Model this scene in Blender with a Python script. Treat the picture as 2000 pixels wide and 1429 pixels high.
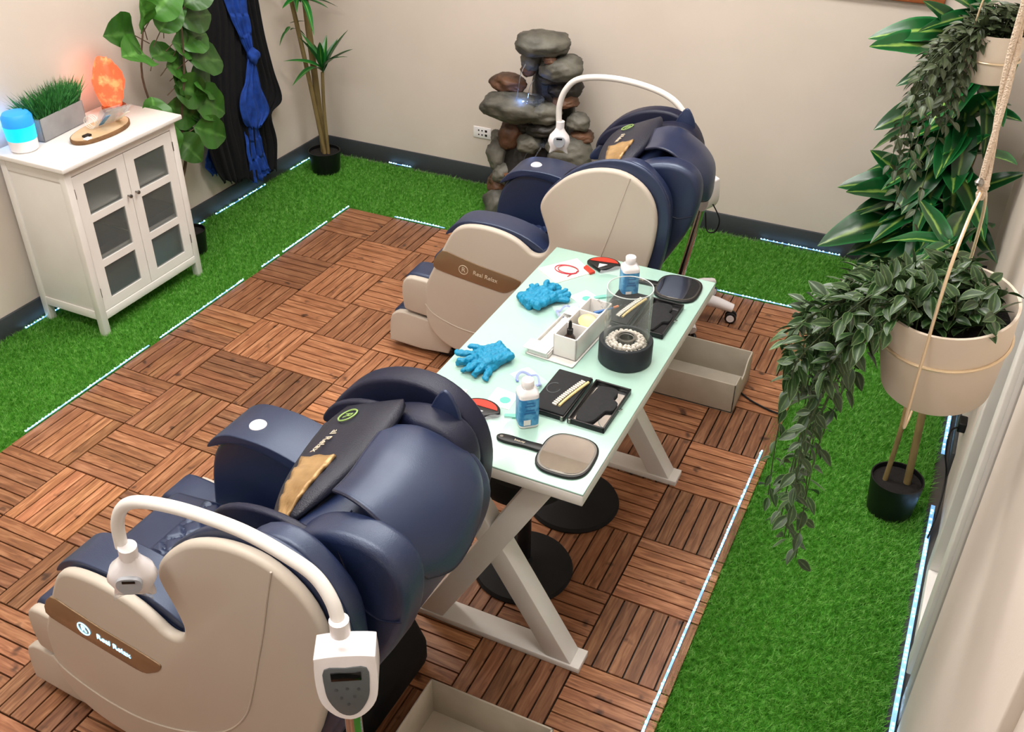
import bpy, bmesh, math, random
import numpy as np
from mathutils import Vector, Matrix, noise, Euler
random.seed(7)
PI = math.pi
R_ = math.radians
for o in list(bpy.data.objects): bpy.data.objects.remove(o, do_unlink=True)
S = bpy.context.scene
COL = S.collection

# ---------------------------------------------------------------- camera, light, exposure
cam = bpy.data.cameras.new('camera'); camo = bpy.data.objects.new('camera', cam); COL.objects.link(camo)
cam.sensor_width = 36.0; cam.lens = 36.0*1934.685/2000.0; cam.clip_start = 0.02
_right = Vector((0.90230071, 0.43104165, 0.00751772))
_down = Vector((0.24874559, -0.50629892, -0.82570396))
_fwd = Vector((-0.35210659, 0.74690328, -0.56405358))
camo.matrix_world = Matrix(((_right.x, -_down.x, -_fwd.x, 3.06799), (_right.y, -_down.y, -_fwd.y, -4.29879),
                            (_right.z, -_down.z, -_fwd.z, 2.46075), (0, 0, 0, 1)))
S.camera = camo
W = bpy.data.worlds.new('world'); S.world = W; W.use_nodes = True
W.node_tree.nodes['Background'].inputs[0].default_value = (0.95, 0.97, 1.0, 1)
W.node_tree.nodes['Background'].inputs[1].default_value = 0.35
def area(name, loc, sx, sy, power, color, rot=(0, 0, 0)):
    l = bpy.data.lights.new(name, 'AREA'); l.shape = 'RECTANGLE'; l.size = sx; l.size_y = sy
    l.energy = power; l.color = color
    o = bpy.data.objects.new(name, l); COL.objects.link(o); o.location = loc; o.rotation_euler = rot
    return o
LAMPS = [(0.55, -0.9), (2.15, -0.9), (0.55, -3.1), (2.15, -3.1), (1.35, -5.2)]
for i, (x, y) in enumerate(LAMPS):
    area('ceiling_light_%d' % i, (x, y, 3.40), 1.2, 0.6, (36, 50, 34, 34, 34)[i], (1.0, 0.985, 0.975))
for i, (x, y) in enumerate([(1.35, -.8), (1.35, -3.3)]):  # unseen uplights, added to brighten the ceiling and soften shadows
    area('added_uplight_%d' % i, (x, y, 2.95), 1.6, 0.3, 34, (1.0, 0.985, 0.975), (PI, 0, 0))
S.view_settings.view_transform = 'Standard'; S.view_settings.look = 'None'
S.view_settings.exposure = -0.08; S.view_settings.gamma = 1.0
S.view_settings.use_curve_mapping = False

# ---------------------------------------------------------------- materials
def lin(h):
    if isinstance(h, str):
        c = [int(h[i:i+2], 16)/255 for i in (0, 2, 4)]
        return tuple(((x+0.055)/1.055)**2.4 if x > .04045 else x/12.92 for x in c)+(1,)
    return tuple(h)+(1,) if len(h) == 3 else tuple(h)
def mat(name, col, rough=.5, metal=0., col2=None, scale=20., bump=0., bscale=None, trans=0., emis=None, estr=0., coat=0.,
        ior=1.45, alpha=1., stretch=(1, 1, 1), spec=.5, sheen=0., detail=4., ramp=(.35, .65), crough=.08):
    m = bpy.data.materials.new(name); m.use_nodes = True
    N = m.node_tree.nodes; L = m.node_tree.links; b = N['Principled BSDF']
    b.inputs['Base Color'].default_value = lin(col); b.inputs['Roughness'].default_value = rough
    b.inputs['Metallic'].default_value = metal; b.inputs['Transmission Weight'].default_value = trans
    b.inputs['IOR'].default_value = ior; b.inputs['Coat Weight'].default_value = coat
    b.inputs['Coat Roughness'].default_value = crough
    b.inputs['Alpha'].default_value = alpha; b.inputs['Specular IOR Level'].default_value = spec
    b.inputs['Sheen Weight'].default_value = sheen
    if emis is not None:
        b.inputs['Emission Color'].default_value = lin(emis); b.inputs['Emission Strength'].default_value = estr
    tc = N.new('ShaderNodeTexCoord'); mp = N.new('ShaderNodeMapping'); mp.inputs['Scale'].default_value = stretch
    L.new(tc.outputs['Object'], mp.inputs[0])
    nz = N.new('ShaderNodeTexNoise'); nz.inputs['Scale'].default_value = scale; nz.inputs['Detail'].default_value = detail
    L.new(mp.outputs[0], nz.inputs['Vector'])
    r = N.new('ShaderNodeValToRGB'); r.color_ramp.elements[0].position = ramp[0]; r.color_ramp.elements[1].position = ramp[1]
    c1 = lin(col); c2 = lin(col2) if col2 is not None else tuple(min(1, x*1.06) for x in c1[:3])+(1,)
    r.color_ramp.elements[0].color = c1; r.color_ramp.elements[1].color = c2
    L.new(nz.outputs['Fac'], r.inputs[0]); L.new(r.outputs[0], b.inputs['Base Color'])
    if bump:
        n2 = N.new('ShaderNodeTexNoise'); n2.inputs['Scale'].default_value = bscale or scale*4; n2.inputs['Detail'].default_value = 3
        L.new(mp.outputs[0], n2.inputs['Vector'])
        bp = N.new('ShaderNodeBump'); bp.inputs['Strength'].default_value = bump; bp.inputs['Distance'].default_value = .005
        L.new(n2.outputs['Fac'], bp.inputs['Height']); L.new(bp.outputs[0], b.inputs['Normal'])
    m['ramp'] = r.name
    return m
M = {}
M['wall'] = mat('wall_paint', 'd4c9be', .85, col2='d8cdc2', scale=3, bump=.06, bscale=180)
M['ceiling'] = mat('ceiling_paint', 'e0d6c8', .9)
M['concrete'] = mat('subfloor', '4a4744', .9, col2='55514c', scale=8)
M['baseboard'] = mat('baseboard_rubber', '3c4044', .6)
M['white'] = mat('white_paint', 'e6e2dd', .38, col2='eae7e2', scale=6)
M['whiteplastic'] = mat('white_plastic', 'eeeaec', .25, coat=.3)
M['blackplastic'] = mat('black_plastic', '0d0d0f', .4)
M['blackmatte'] = mat('black_matte', '060607', .75, col2='0b0b0d')
M['charcoal'] = mat('charcoal_metal', '1e2429', .45, col2='222930')
M['blue'] = mat('navy_leather', '17213f', .40, col2='1b2748', scale=5, bump=.15, bscale=420, spec=1.0, coat=.35, crough=.38)
for k_ in ('Specular Tint', 'Coat Tint'):
    M['blue'].node_tree.nodes['Principled BSDF'].inputs[k_].default_value = (.74, .85, 1, 1)
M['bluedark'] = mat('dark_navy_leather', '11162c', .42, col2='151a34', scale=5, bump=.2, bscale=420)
M['beige'] = mat('beige_shell', 'bdb2a5', .42, col2='c1b7aa', scale=2, bump=.03, bscale=600)
M['bronze'] = mat('bronze_trim', '8a7258', .25, metal=.4, col2='947a5c', scale=3)
M['gold_cloth'] = mat('gold_lining', '9a7a50', .35, metal=.35, col2='b8976a', scale=14, bump=.5, bscale=25)
M['pillow'] = mat('black_pillow_leather', '1b1d2b', .42, col2='212434', scale=8, bump=.3, bscale=300)
M['chrome'] = mat('chrome', 'c8c8cc', .12, metal=1.)
M['gold'] = mat('gold_wire', 'e4cfae', .28, metal=.6)
def thin(name, col, tr, rough=.03, fres=1.35):
    m = bpy.data.materials.new(name); m.use_nodes = True; N = m.node_tree.nodes; L = m.node_tree.links; b = N['Principled BSDF']
    b.inputs['Base Color'].default_value = lin(col); b.inputs['Roughness'].default_value = rough; b.inputs['Specular IOR Level'].default_value = .8
    t = N.new('ShaderNodeBsdfTransparent'); f = N.new('ShaderNodeLayerWeight'); f.inputs[0].default_value = .5
    pw_ = N.new('ShaderNodeMath'); pw_.operation = 'POWER'; pw_.inputs[1].default_value = 2.5; L.new(f.outputs['Facing'], pw_.inputs[0])
    a = N.new('ShaderNodeMath'); a.operation = 'MULTIPLY_ADD'; a.use_clamp = True; a.inputs[1].default_value = .55; a.inputs[2].default_value = 1-tr; L.new(pw_.outputs[0], a.inputs[0])
    x = N.new('ShaderNodeMixShader'); L.new(a.outputs[0], x.inputs[0]); L.new(t.outputs[0], x.inputs[1]); L.new(b.outputs[0], x.inputs[2]); L.new(x.outputs[0], N['Material Output'].inputs[0])
    return m
M['glass'] = thin('clear_glass', 'a8b0ae', .95, .03)
M['frost'] = thin('frosted_glass', '6e7876', .68, .25)
M['mint'] = mat('mint_glass_top', 'a6cabd', .18, col2='abcec2', scale=2, coat=.25)
M['mirror'] = mat('mirror', 'e6e6e8', .02, metal=1.)
M['glove'] = mat('blue_nitrile', '0780a8', .5, col2='0c8cb6', scale=60, bump=.5, bscale=160)
M['bin'] = mat('bin_fabric', 'b9b0a0', .8, col2='c2b9aa', scale=12, bump=.2, bscale=500)
M['ceramic'] = mat('planter_ceramic', 'd9cab8', .5, col2='dccebd', scale=3)
M['soil'] = mat('soil', '0d0b0a', .95, col2='1a1614', scale=60, bump=1.)
M['rope'] = mat('rope', 'd3bfa8', .8, col2='dcc9b4', scale=200, bump=1., bscale=300)
M['bark'] = mat('bark', '6a5a34', .8, col2='7d6c42', scale=30, stretch=(1, 1, .3), bump=.8, bscale=60)
M['bark_dark'] = mat('dark_bark', '4a3a2c', .8, col2='5c4a38', scale=30, bump=.8, bscale=60)
M['rock'] = mat('grey_rock', '3b3a35', .55, col2='6c6a60', scale=7, bump=1., bscale=30, detail=8)
M['rock_brown'] = mat('brown_rock', '35261b', .55, col2='654530', scale=8, bump=1., bscale=30, detail=8)
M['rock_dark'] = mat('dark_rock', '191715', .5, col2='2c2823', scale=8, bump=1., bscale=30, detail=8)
M['water'] = mat('water', 'dfeaff', .03, trans=.95, ior=1.33)
M['led'] = mat('led_light', 'ffffff', .5, emis=(.34, .70, 1.0), estr=16)
M['ledstrip'] = mat('led_tape', '9fc4e0', .4, emis=(.08, .36, 1.0), estr=.8)
M['ledpool'] = mat('pool_led', 'ffffff', .5, emis=(.15, .35, 1.0), estr=25)
M['paper'] = mat('paper', 'ece6da', .8)
M['card'] = mat('white_card', 'f0efee', .6)
M['teal'] = mat('teal_print', '62d0ac', .6)
M['red'] = mat('red_print', 'c7321f', .5)
M['redcord'] = mat('red_cord', 'b5283c', .5)
M['tooth'] = mat('shade_tab_ivory', 'efe9d8', .25)
M['toothgold'] = mat('shade_guide_cream', 'd9c48c', .35)
M['foam'] = mat('black_foam', '17181a', .8, col2='1c1d20', scale=80)
M['label_blue'] = mat('blue_label', '2b7db8', .35, col2='58a4d4', scale=45, ramp=(.45, .6))
M['label_dark'] = mat('dark_blue_label', '1f5f9c', .4)
M['pebble'] = mat('white_pebble', 'e9e2d6', .6, col2='f3eee4', scale=40)
M['steel'] = mat('brushed_steel', '8c8a85', .3, metal=1.)
M['marble'] = mat('marbled_ceramic', 'e4e2de', .35, col2='4a4c50', scale=9, detail=8, ramp=(.66, .70))
M['lilac'] = thin('lilac_plastic', '8496ea', .3, .2)
M['film'] = thin('clear_film', 'e4ecf0', .86, .1)
M['amber'] = mat('amber_glass', '2a1206', .1, coat=.5)
M['woodslice'] = mat('wood_slice_face', 'd6bd9c', .6, col2='c9ab84', scale=12)
M['barkedge'] = mat('wood_slice_bark', '6e4f33', .85, col2='83603e', scale=40, bump=.6)
M['frame_wood'] = mat('frame_wood', '8a4a28', .45, col2='a05c34', scale=8, stretch=(1, 6, 6))
M['diffuser'] = mat('diffuser_glow', '2f8ed0', .4, emis=(.0, .30, .85), estr=.55)
M['diffuser_hi'] = mat('diffuser_water_glow', '10a0e0', .4, emis=(.0, .62, 1.0), estr=1.1)
M['salt'] = mat('salt_crystal', 'e2593a', .5, col2='f0c080', scale=22, emis=(1.0, .13, .045), estr=1.15, bump=.8, bscale=30, ramp=(.5, .66))
M['planter_grey'] = mat('grey_planter', '8d8c8e', .6, col2='9a999a', scale=10)
M['robe_black'] = mat('black_cloth', '040509', .95, col2='07080d', scale=30, bump=.4, bscale=500)
M['robe_blue'] = mat('blue_cloth', '0d3684', .8, col2='1345a4', scale=30, bump=.4, bscale=500)
M['cord'] = mat('black_cord', '08080a', .5)
M['screen'] = mat('lcd_screen', '030405', .08)
M['panelgrey'] = mat('control_panel_grey', '5a5f62', .4)
M['logo'] = mat('logo_silver', 'cfc3ae', .4)
M['logo_green'] = mat('logo_green', '8fae62', .5)
M['logo_lit'] = mat('logo_backlit', 'bfe6ff', .4, emis=(.25, .65, 1.0), estr=3.0)
M['ink'] = mat('ink', '2c2e33', .6)
M['pink'] = mat('pink_case', 'd77a60', .5)
M['orange'] = mat('orange_cap', 'c9794e', .5)

def leafmat(name, base, mid, edge=None, rough=.4):
    """green leaf: pale midrib / streak across local y, variation per object"""
    m = bpy.data.materials.new(name); m.use_nodes = True
    N = m.node_tree.nodes; L = m.node_tree.links; b = N['Principled BSDF']
    b.inputs['Roughness'].default_value = rough
    tc = N.new('ShaderNodeTexCoord'); sp = N.new('ShaderNodeSeparateXYZ'); L.new(tc.outputs['UV'], sp.inputs[0])
    nz = N.new('ShaderNodeTexNoise'); nz.inputs['Scale'].default_value = 6; L.new(tc.outputs['UV'], nz.inputs['Vector'])
    ab = N.new('ShaderNodeMath'); ab.operation = 'SUBTRACT'; ab.inputs[1].default_value = .5; L.new(sp.outputs[1], ab.inputs[0])
    a2 = N.new('ShaderNodeMath'); a2.operation = 'ABSOLUTE'; L.new(ab.outputs[0], a2.inputs[0])
    ad = N.new('ShaderNodeMath'); ad.operation = 'MULTIPLY_ADD'; ad.inputs[1].default_value = .12; L.new(nz.outputs['Fac'], ad.inputs[0]); L.new(a2.outputs[0], ad.inputs[2])
    r = N.new('ShaderNodeValToRGB'); e = r.color_ramp.elements
    e[0].position = .07; e[0].color = lin(mid); e[1].position = .15; e[1].color = lin(base)
    if edge: x = e.new(.45); x.color = lin(base); y = e.new(.54); y.color = lin(edge)
    L.new(ad.outputs[0], r.inputs[0])
    oi = N.new('ShaderNodeObjectInfo'); hs = N.new('ShaderNodeHueSaturation')
    mr = N.new('ShaderNodeMapRange'); mr.inputs['To Min'].default_value = .6; mr.inputs['To Max'].default_value = 1.35
    L.new(oi.outputs['Random'], mr.inputs['Value']); L.new(mr.outputs[0], hs.inputs['Value']); L.new(r.outputs[0], hs.inputs['Color'])
    L.new(hs.outputs[0], b.inputs['Base Color'])
    return m
M['leaf_fig'] = leafmat('fig_leaf', '35681f', '578a3c')
M['leaf_dra'] = leafmat('dracaena_leaf', '175c22', '5f9a3c', rough=.3)
M['leaf_big'] = leafmat('broad_leaf', '0f4a20', '7da04a', edge='1c6a34', rough=.28)
M['leaf_trail'] = leafmat('trailing_leaf', '2a4a22', '5f7c4c', edge='6f8f58', rough=.38)
M['leaf_up'] = leafmat('upper_trailing_leaf', '3d4a30', '5b6a48', rough=.45)
M['grassblade'] = leafmat('box_grass_blade', '1f5a2c', '3f8a44')
# wood slat material, tint comes from each piece's own colour
def slatmat():
    m = bpy.data.materials.new('acacia_wood'); m.use_nodes = True
    N = m.node_tree.nodes; L = m.node_tree.links; b = N['Principled BSDF']; b.inputs['Roughness'].default_value = .5
    tc = N.new('ShaderNodeTexCoord'); oi = N.new('ShaderNodeObjectInfo')
    ad = N.new('ShaderNodeVectorMath'); ad.operation = 'ADD'
    sc = N.new('ShaderNodeVectorMath'); sc.operation = 'SCALE'; sc.inputs['Scale'].default_value = 37.
    L.new(oi.outputs['Location'], sc.inputs[0]); L.new(tc.outputs['Object'], ad.inputs[0]); L.new(sc.outputs[0], ad.inputs[1])
    mp = N.new('ShaderNodeMapping'); mp.inputs['Scale'].default_value = (5, 48, 48); L.new(ad.outputs[0], mp.inputs[0])
    nz = N.new('ShaderNodeTexNoise'); nz.inputs['Scale'].default_value = 1.3; nz.inputs['Detail'].default_value = 6; nz.inputs['Distortion'].default_value = 1.2
    L.new(mp.outputs[0], nz.inputs['Vector'])
    r = N.new('ShaderNodeValToRGB'); e = r.color_ramp.elements
    e[0].position = .25; e[0].color = lin('6d4429'); e[1].position = .72; e[1].color = lin('b98660')
    x = e.new(.48); x.color = lin('94613f')
    L.new(nz.outputs['Fac'], r.inputs[0])
    n2 = N.new('ShaderNodeTexNoise'); n2.inputs['Scale'].default_value = 14; L.new(ad.outputs[0], n2.inputs['Vector'])
    r2 = N.new('ShaderNodeValToRGB'); r2.color_ramp.elements[0].position = .26; r2.color_ramp.elements[0].color = (.25, .22, .2, 1)
    r2.color_ramp.elements[1].position = .36; r2.color_ramp.elements[1].color = (1, 1, 1, 1); L.new(n2.outputs['Fac'], r2.inputs[0])
    m1 = N.new('ShaderNodeMix'); m1.data_type = 'RGBA'; m1.blend_type = 'MULTIPLY'; m1.inputs['Factor'].default_value = 1
    L.new(r.outputs[0], m1.inputs['A']); L.new(r2.outputs[0], m1.inputs['B'])
    m2 = N.new('ShaderNodeMix'); m2.data_type = 'RGBA'; m2.blend_type = 'MULTIPLY'; m2.inputs['Factor'].default_value = 1
    L.new(m1.outputs['Result'], m2.inputs['A']); L.new(oi.outputs['Color'], m2.inputs['B'])
    L.new(m2.outputs['Result'], b.inputs['Base Color'])
    bp = N.new('ShaderNodeBump'); bp.inputs['Strength'].default_value = .25; bp.inputs['Distance'].default_value = .002
    L.new(nz.outputs['Fac'], bp.inputs['Height']); L.new(bp.outputs[0], b.inputs['Normal'])
    return m
M['slat'] = slatmat()
def turfmat():
    m = bpy.data.materials.new('turf_blade'); m.use_nodes = True
    N = m.node_tree.nodes; L = m.node_tree.links; b = N['Principled BSDF']; b.inputs['Roughness'].default_value = .55
    tc = N.new('ShaderNodeTexCoord'); nz = N.new('ShaderNodeTexNoise'); nz.inputs['Scale'].default_value = 60; nz.inputs['Detail'].default_value = 5
    L.new(tc.outputs['Object'], nz.inputs['Vector'])
    r = N.new('ShaderNodeValToRGB'); e = r.color_ramp.elements
    e[0].position = .30; e[0].color = lin('3f8a1c'); e[1].position = .68; e[1].color = lin('9cd670'); x = e.new(.5); x.color = lin('66b038')
    L.new(nz.outputs['Fac'], r.inputs[0]); L.new(r.outputs[0], b.inputs['Base Color'])
    tl_ = N.new('ShaderNodeBsdfTranslucent'); L.new(r.outputs[0], tl_.inputs[0]); mx = N.new('ShaderNodeMixShader'); mx.inputs[0].default_value = .38
    L.new(b.outputs[0], mx.inputs[1]); L.new(tl_.outputs[0], mx.inputs[2]); L.new(mx.outputs[0], N['Material Output'].inputs[0])
    return m
M['turf'] = turfmat()
M['turfbase'] = mat('turf_backing', '3f8a20', .9, col2='55a030', scale=40)

# ---------------------------------------------------------------- mesh helpers
class MB:
    def __init__(s): s.v = []; s.f = []; s.uv = None; s.mi = []
    def add(s, vs, fs, mi=0):
        n = len(s.v); s.v += [tuple(p) for p in vs]; s.f += [tuple(i+n for i in f) for f in fs]; s.mi += [mi]*len(fs); return s
    def box(s, c, d, rot=None, mi=0):
        h = [x/2 for x in d]; vs = []
        for z in (-1, 1):
            for (x, y) in ((-1, -1), (1, -1), (1, 1), (-1, 1)):
                p = Vector((x*h[0], y*h[1], z*h[2]))
                if rot is not None: p = rot @ p
                vs.append(p+Vector(c))
        return s.add(vs, [(3, 2, 1, 0), (4, 5, 6, 7), (0, 1, 5, 4), (1, 2, 6, 5), (2, 3, 7, 6), (3, 0, 4, 7)], mi)
    def bb(s, a, b, mi=0):
        return s.box([(a[i]+b[i])/2 for i in range(3)], [abs(b[i]-a[i]) for i in range(3)], None, mi)
    def beam(s, a, b, w, h, up=(0, 0, 1), mi=0):
        a = Vector(a); b = Vector(b); x = (b-a); L = x.length; x.normalize(); y = Vector(up).cross(x)
        if y.length < 1e-4: y = Vector((0, 1, 0))
        y.normalize(); z = x.cross(y)
        return s.box((a+b)/2, (L, w, h), Matrix((x, y, z)).transposed(), mi)
    def tube(s, pts, r, n=10, cap=True, mi=0):
        pts = [Vector(p) for p in pts]; rs = r if isinstance(r, (list, tuple)) else [r]*len(pts)
        t0 = (pts[1]-pts[0]).normalized(); u = t0.orthogonal().normalized(); vs = []; m = len(pts)
        for i, p in enumerate(pts):
            t = (pts[min(i+1, m-1)]-pts[max(i-1, 0)]).normalized()
            u = (u-t*u.dot(t)).normalized(); w = t.cross(u)
            for k in range(n):
                a = 2*PI*k/n; vs.append(p+(u*math.cos(a)+w*math.sin(a))*rs[i])
        fs = [(i*n+k, i*n+(k+1) % n, (i+1)*n+(k+1) % n, (i+1)*n+k) for i in range(m-1) for k in range(n)]
        if cap: fs += [tuple(range(n-1, -1, -1)), tuple((m-1)*n+k for k in range(n))]
        return s.add(vs, fs, mi)
    def lathe(s, prof, n=32, c=(0, 0, 0), cap0=True, cap1=True, sq=None, mi=0):
        vs = []
        for (r, z) in prof:
            for k in range(n):
                a = 2*PI*k/n; ca, sa = math.cos(a), math.sin(a); rr = r
                if sq: rr = r/((abs(ca)**sq+abs(sa)**sq)**(1/sq))
                vs.append((c[0]+rr*ca, c[1]+rr*sa, c[2]+z))
        m = len(prof)
        fs = [(i*n+k, i*n+(k+1) % n, (i+1)*n+(k+1) % n, (i+1)*n+k) for i in range(m-1) for k in range(n)]
        if cap0: fs.append(tuple(range(n-1, -1, -1)))
        if cap1: fs.append(tuple((m-1)*n+k for k in range(n)))
        return s.add(vs, fs, mi)
    def prism(s, out, a, b, axis='y', mi=0):
        """outline (u,v) extruded from a to b; axis y: (u,*,v)  z: (u,v,*)  x: (*,u,v)"""
        n = len(out)
        def P(u, v, w): return (u, w, v) if axis == 'y' else ((u, v, w) if axis == 'z' else (w, u, v))
        vs = [P(u, v, a) for u, v in out]+[P(u, v, b) for u, v in out]
        fs = [tuple(range(n)), tuple(range(2*n-1, n-1, -1))]+[(k, k+n, (k+1) % n+n, (k+1) % n) for k in range(n)]
        return s.add(vs, fs, mi)
    def grid(s, P, mi=0, closed=False):
        r = len(P); c = len(P[0]); vs = [p for row in P for p in row]
        fs = [(i*c+j, i*c+j+1, (i+1)*c+j+1, (i+1)*c+j) for i in range(r-1) for j in range(c-1)]
        return s.add(vs, fs, mi)
    def mesh(s, name, mats, smooth=True, fixn=True):
        me = bpy.data.meshes.new(name); me.from_pydata(s.v, [], s.f)
        for m in (mats if isinstance(mats, (list, tuple)) else [mats]): me.materials.append(M[m] if isinstance(m, str) else m)
        if any(s.mi): me.polygons.foreach_set('material_index', s.mi)
        if fixn:
            bm = bmesh.new(); bm.from_mesh(me); bmesh.ops.recalc_face_normals(bm, faces=bm.faces); bm.to_mesh(me); bm.free()
        if smooth: me.shade_smooth() if hasattr(me, 'shade_smooth') else None
        me.update(); return me
    def build(s, name, m, parent=None, bevel=0, seg=2, smooth=True, solid=0, sub=0, loc=None, angle=35, fixn=True):
        me = s.mesh(name, m, smooth, fixn)
        o = bpy.data.objects.new(name, me); COL.objects.link(o)
        if parent: o.parent = parent
        if loc: o.location = loc
        if solid:
            q = o.modifiers.new('solid', 'SOLIDIFY'); q.thickness = solid; q.offset = 0
        if bevel:
            q = o.modifiers.new('bevel', 'BEVEL'); q.width = bevel; q.segments = seg; q.limit_method = 'ANGLE'; q.angle_limit = R_(angle)
        if sub:
            q = o.modifiers.new('sub', 'SUBSURF'); q.levels = sub; q.render_levels = sub
        if smooth and not sub and not solid:
            me.set_sharp_from_angle(angle=R_(40)) if not bevel else None
        return o
def root(name, label, cat, loc=(0, 0, 0), rz=0, group=None):
    o = bpy.data.objects.new(name, None); COL.objects.link(o); o.location = loc; o.rotation_euler = (0, 0, rz)
    o.empty_display_size = .05; o['label'] = label; o['category'] = cat
    if group: o['group'] = group
    return o
def tag(o, label, cat, group=None, kind=None):
    o['label'] = label; o['category'] = cat
    if group: o['group'] = group
    if kind: o['kind'] = kind
    return o
def struct(o): o['kind'] = 'structure'; return o
def spline(pts, k=8, closed=False):
    P = [Vector(p) for p in pts]; n = len(P); out = []
    for i in range(n if closed else n-1):
        p0 = P[(i-1) % n] if closed or i > 0 else P[i]; p1 = P[i]; p2 = P[(i+1) % n]
        p3 = P[(i+2) % n] if closed or i+2 < n else P[i+1]
        for j in range(k):
            t = j/k
            out.append(.5*((2*p1)+(-p0+p2)*t+(2*p0-5*p1+4*p2-p3)*t*t+(-p0+3*p1-3*p2+p3)*t**3))
    if not closed: out.append(P[-1])
    return out
def offset2(out, d):
    n = len(out); c = []
    area_ = sum(out[i][0]*out[(i+1) % n][1]-out[(i+1) % n][0]*out[i][1] for i in range(n))
    sg = 1 if area_ > 0 else -1
    for i in range(n):
        a = Vector(out[i-1]); b = Vector(out[(i+1) % n]); t = (b-a).normalized()
        dd = d(out[i]) if callable(d) else d
        c.append((out[i][0]+t.y*dd*sg, out[i][1]-t.x*dd*sg))
    return c
def text(body, size, m, parent, loc, rot, depth=.0008, name='lettering', shear=0):
    cu = bpy.data.curves.new(name, 'FONT'); cu.body = body; cu.size = size; cu.extrude = depth; cu.align_x = 'CENTER'; cu.align_y = 'CENTER'; cu.shear = shear
    t = bpy.data.objects.new(name, cu); COL.objects.link(t)
    dg = bpy.context.evaluated_depsgraph_get(); me = bpy.data.meshes.new_from_object(t.evaluated_get(dg))
    bpy.data.objects.remove(t, do_unlink=True); me.materials.clear(); me.materials.append(M[m])
    o = bpy.data.objects.new(name, me); COL.objects.link(o); o.parent = parent; o.location = loc; o.rotation_euler = rot
    return o
def inst(me, name, parent, mw):
    o = bpy.data.objects.new(name, me); COL.objects.link(o); o.parent = parent; o.matrix_local = mw; return o

# ---------------------------------------------------------------- room shell
XL, XR, YB, YF, ZC, ZF = -.66, 3.345, .70, -6.2, 3.45, -.022
struct(MB().bb((XL-.1, YF-.1, ZF-.06), (XR+.1, YB+.1, ZF)).build('floor', 'concrete', smooth=False))
struct(MB().bb((XL-.1, YF-.1, ZC), (XR+.1, YB+.1, ZC+.06)).build('ceiling', 'ceiling', smooth=False))
struct(MB().bb((XL-.1, YF, ZF), (XL, YB, ZC)).build('wall_left', 'wall', smooth=False))
struct(MB().bb((XL-.1, YB, ZF), (XR+.1, YB+.1, ZC)).build('wall_back', 'wall', smooth=False))
struct(MB().bb((XL-.1, YF-.1, ZF), (XR+.1, YF, ZC)).build('wall_front', 'wall', smooth=False))
wr = MB()
wr.bb((XR, -1.62, ZF), (XR+.1, YB, ZC)); wr.bb((XR, YF, ZF), (XR+.1, -2.5, ZC)); wr.bb((XR, -2.5, ZF), (XR+.1, -1.62, .12)); wr.bb((XR, -2.5, 2.2), (XR+.1, -1.62, ZC))
struct(wr.build('wall_right', 'wall', smooth=False))
BH = .088
struct(MB().bb((XL, YF, ZF), (XL+.012, YB, BH)).build('baseboard_left', 'baseboard', bevel=.003))
struct(MB().bb((XL, YB-.012, ZF), (XR, YB, BH)).build('baseboard_back', 'baseboard', bevel=.003))
struct(MB().bb((XR-.012, -.95, ZF), (XR, YB, BH)).build('baseboard_right', 'baseboard', bevel=.003))
# glazed opening in the right wall
wn = struct(MB().bb((XR+.03, -2.02, .12), (XR+.04, -1.70, 2.2)).build('window_1', mat('dark_pane', '10140f', .03, coat=1), smooth=False))
MB().bb((XR-.03, -1.70, .10), (XR+.04, -1.62, 2.26)).build('window_frame', 'white', wn, bevel=.004)
MB().bb((XR-.035, -2.10, .10), (XR+.04, -2.02, 2.26)).build('window_frame', 'white', wn, bevel=.004)
MB().bb((XR-.03, -2.02, .10), (XR+.04, -1.70, .16)).build('window_frame', 'white', wn, bevel=.004)
MB().bb((XR-.03, -2.02, 2.2), (XR+.04, -1.70, 2.26)).build('window_frame', 'white', wn, bevel=.004)
t1 = struct(MB().bb((XR-.022, -2.19, ZF), (XR+.02, -2.10, 2.3)).build('trim_1', mat('grey_trim', 'b5b0ab', .5), bevel=.003))
t2 = struct(MB().bb((XR+.0, -2.215, ZF), (XR+.02, -2.19, 2.3)).build('gap_shade', mat('dark_gap', '1a0f0a', .8), smooth=False))  # solid dark strip, its colour stands in for shade in the door gap
d1 = struct(MB().bb((XR-.02, -3.2, ZF+.01), (XR+.02, -2.215, 2.25)).build('door_1', 'wall', bevel=.004))
MB().lathe([(.004, 0), (.012, .004), (.022, .03), (.02, .045), (.0, .05)], 16).build('door_handle', 'steel', d1).matrix_local = Matrix.Translation((XR-.02, -3.1, 1.0)) @ Matrix.Rotation(-PI/2, 4, 'Y')

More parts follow.
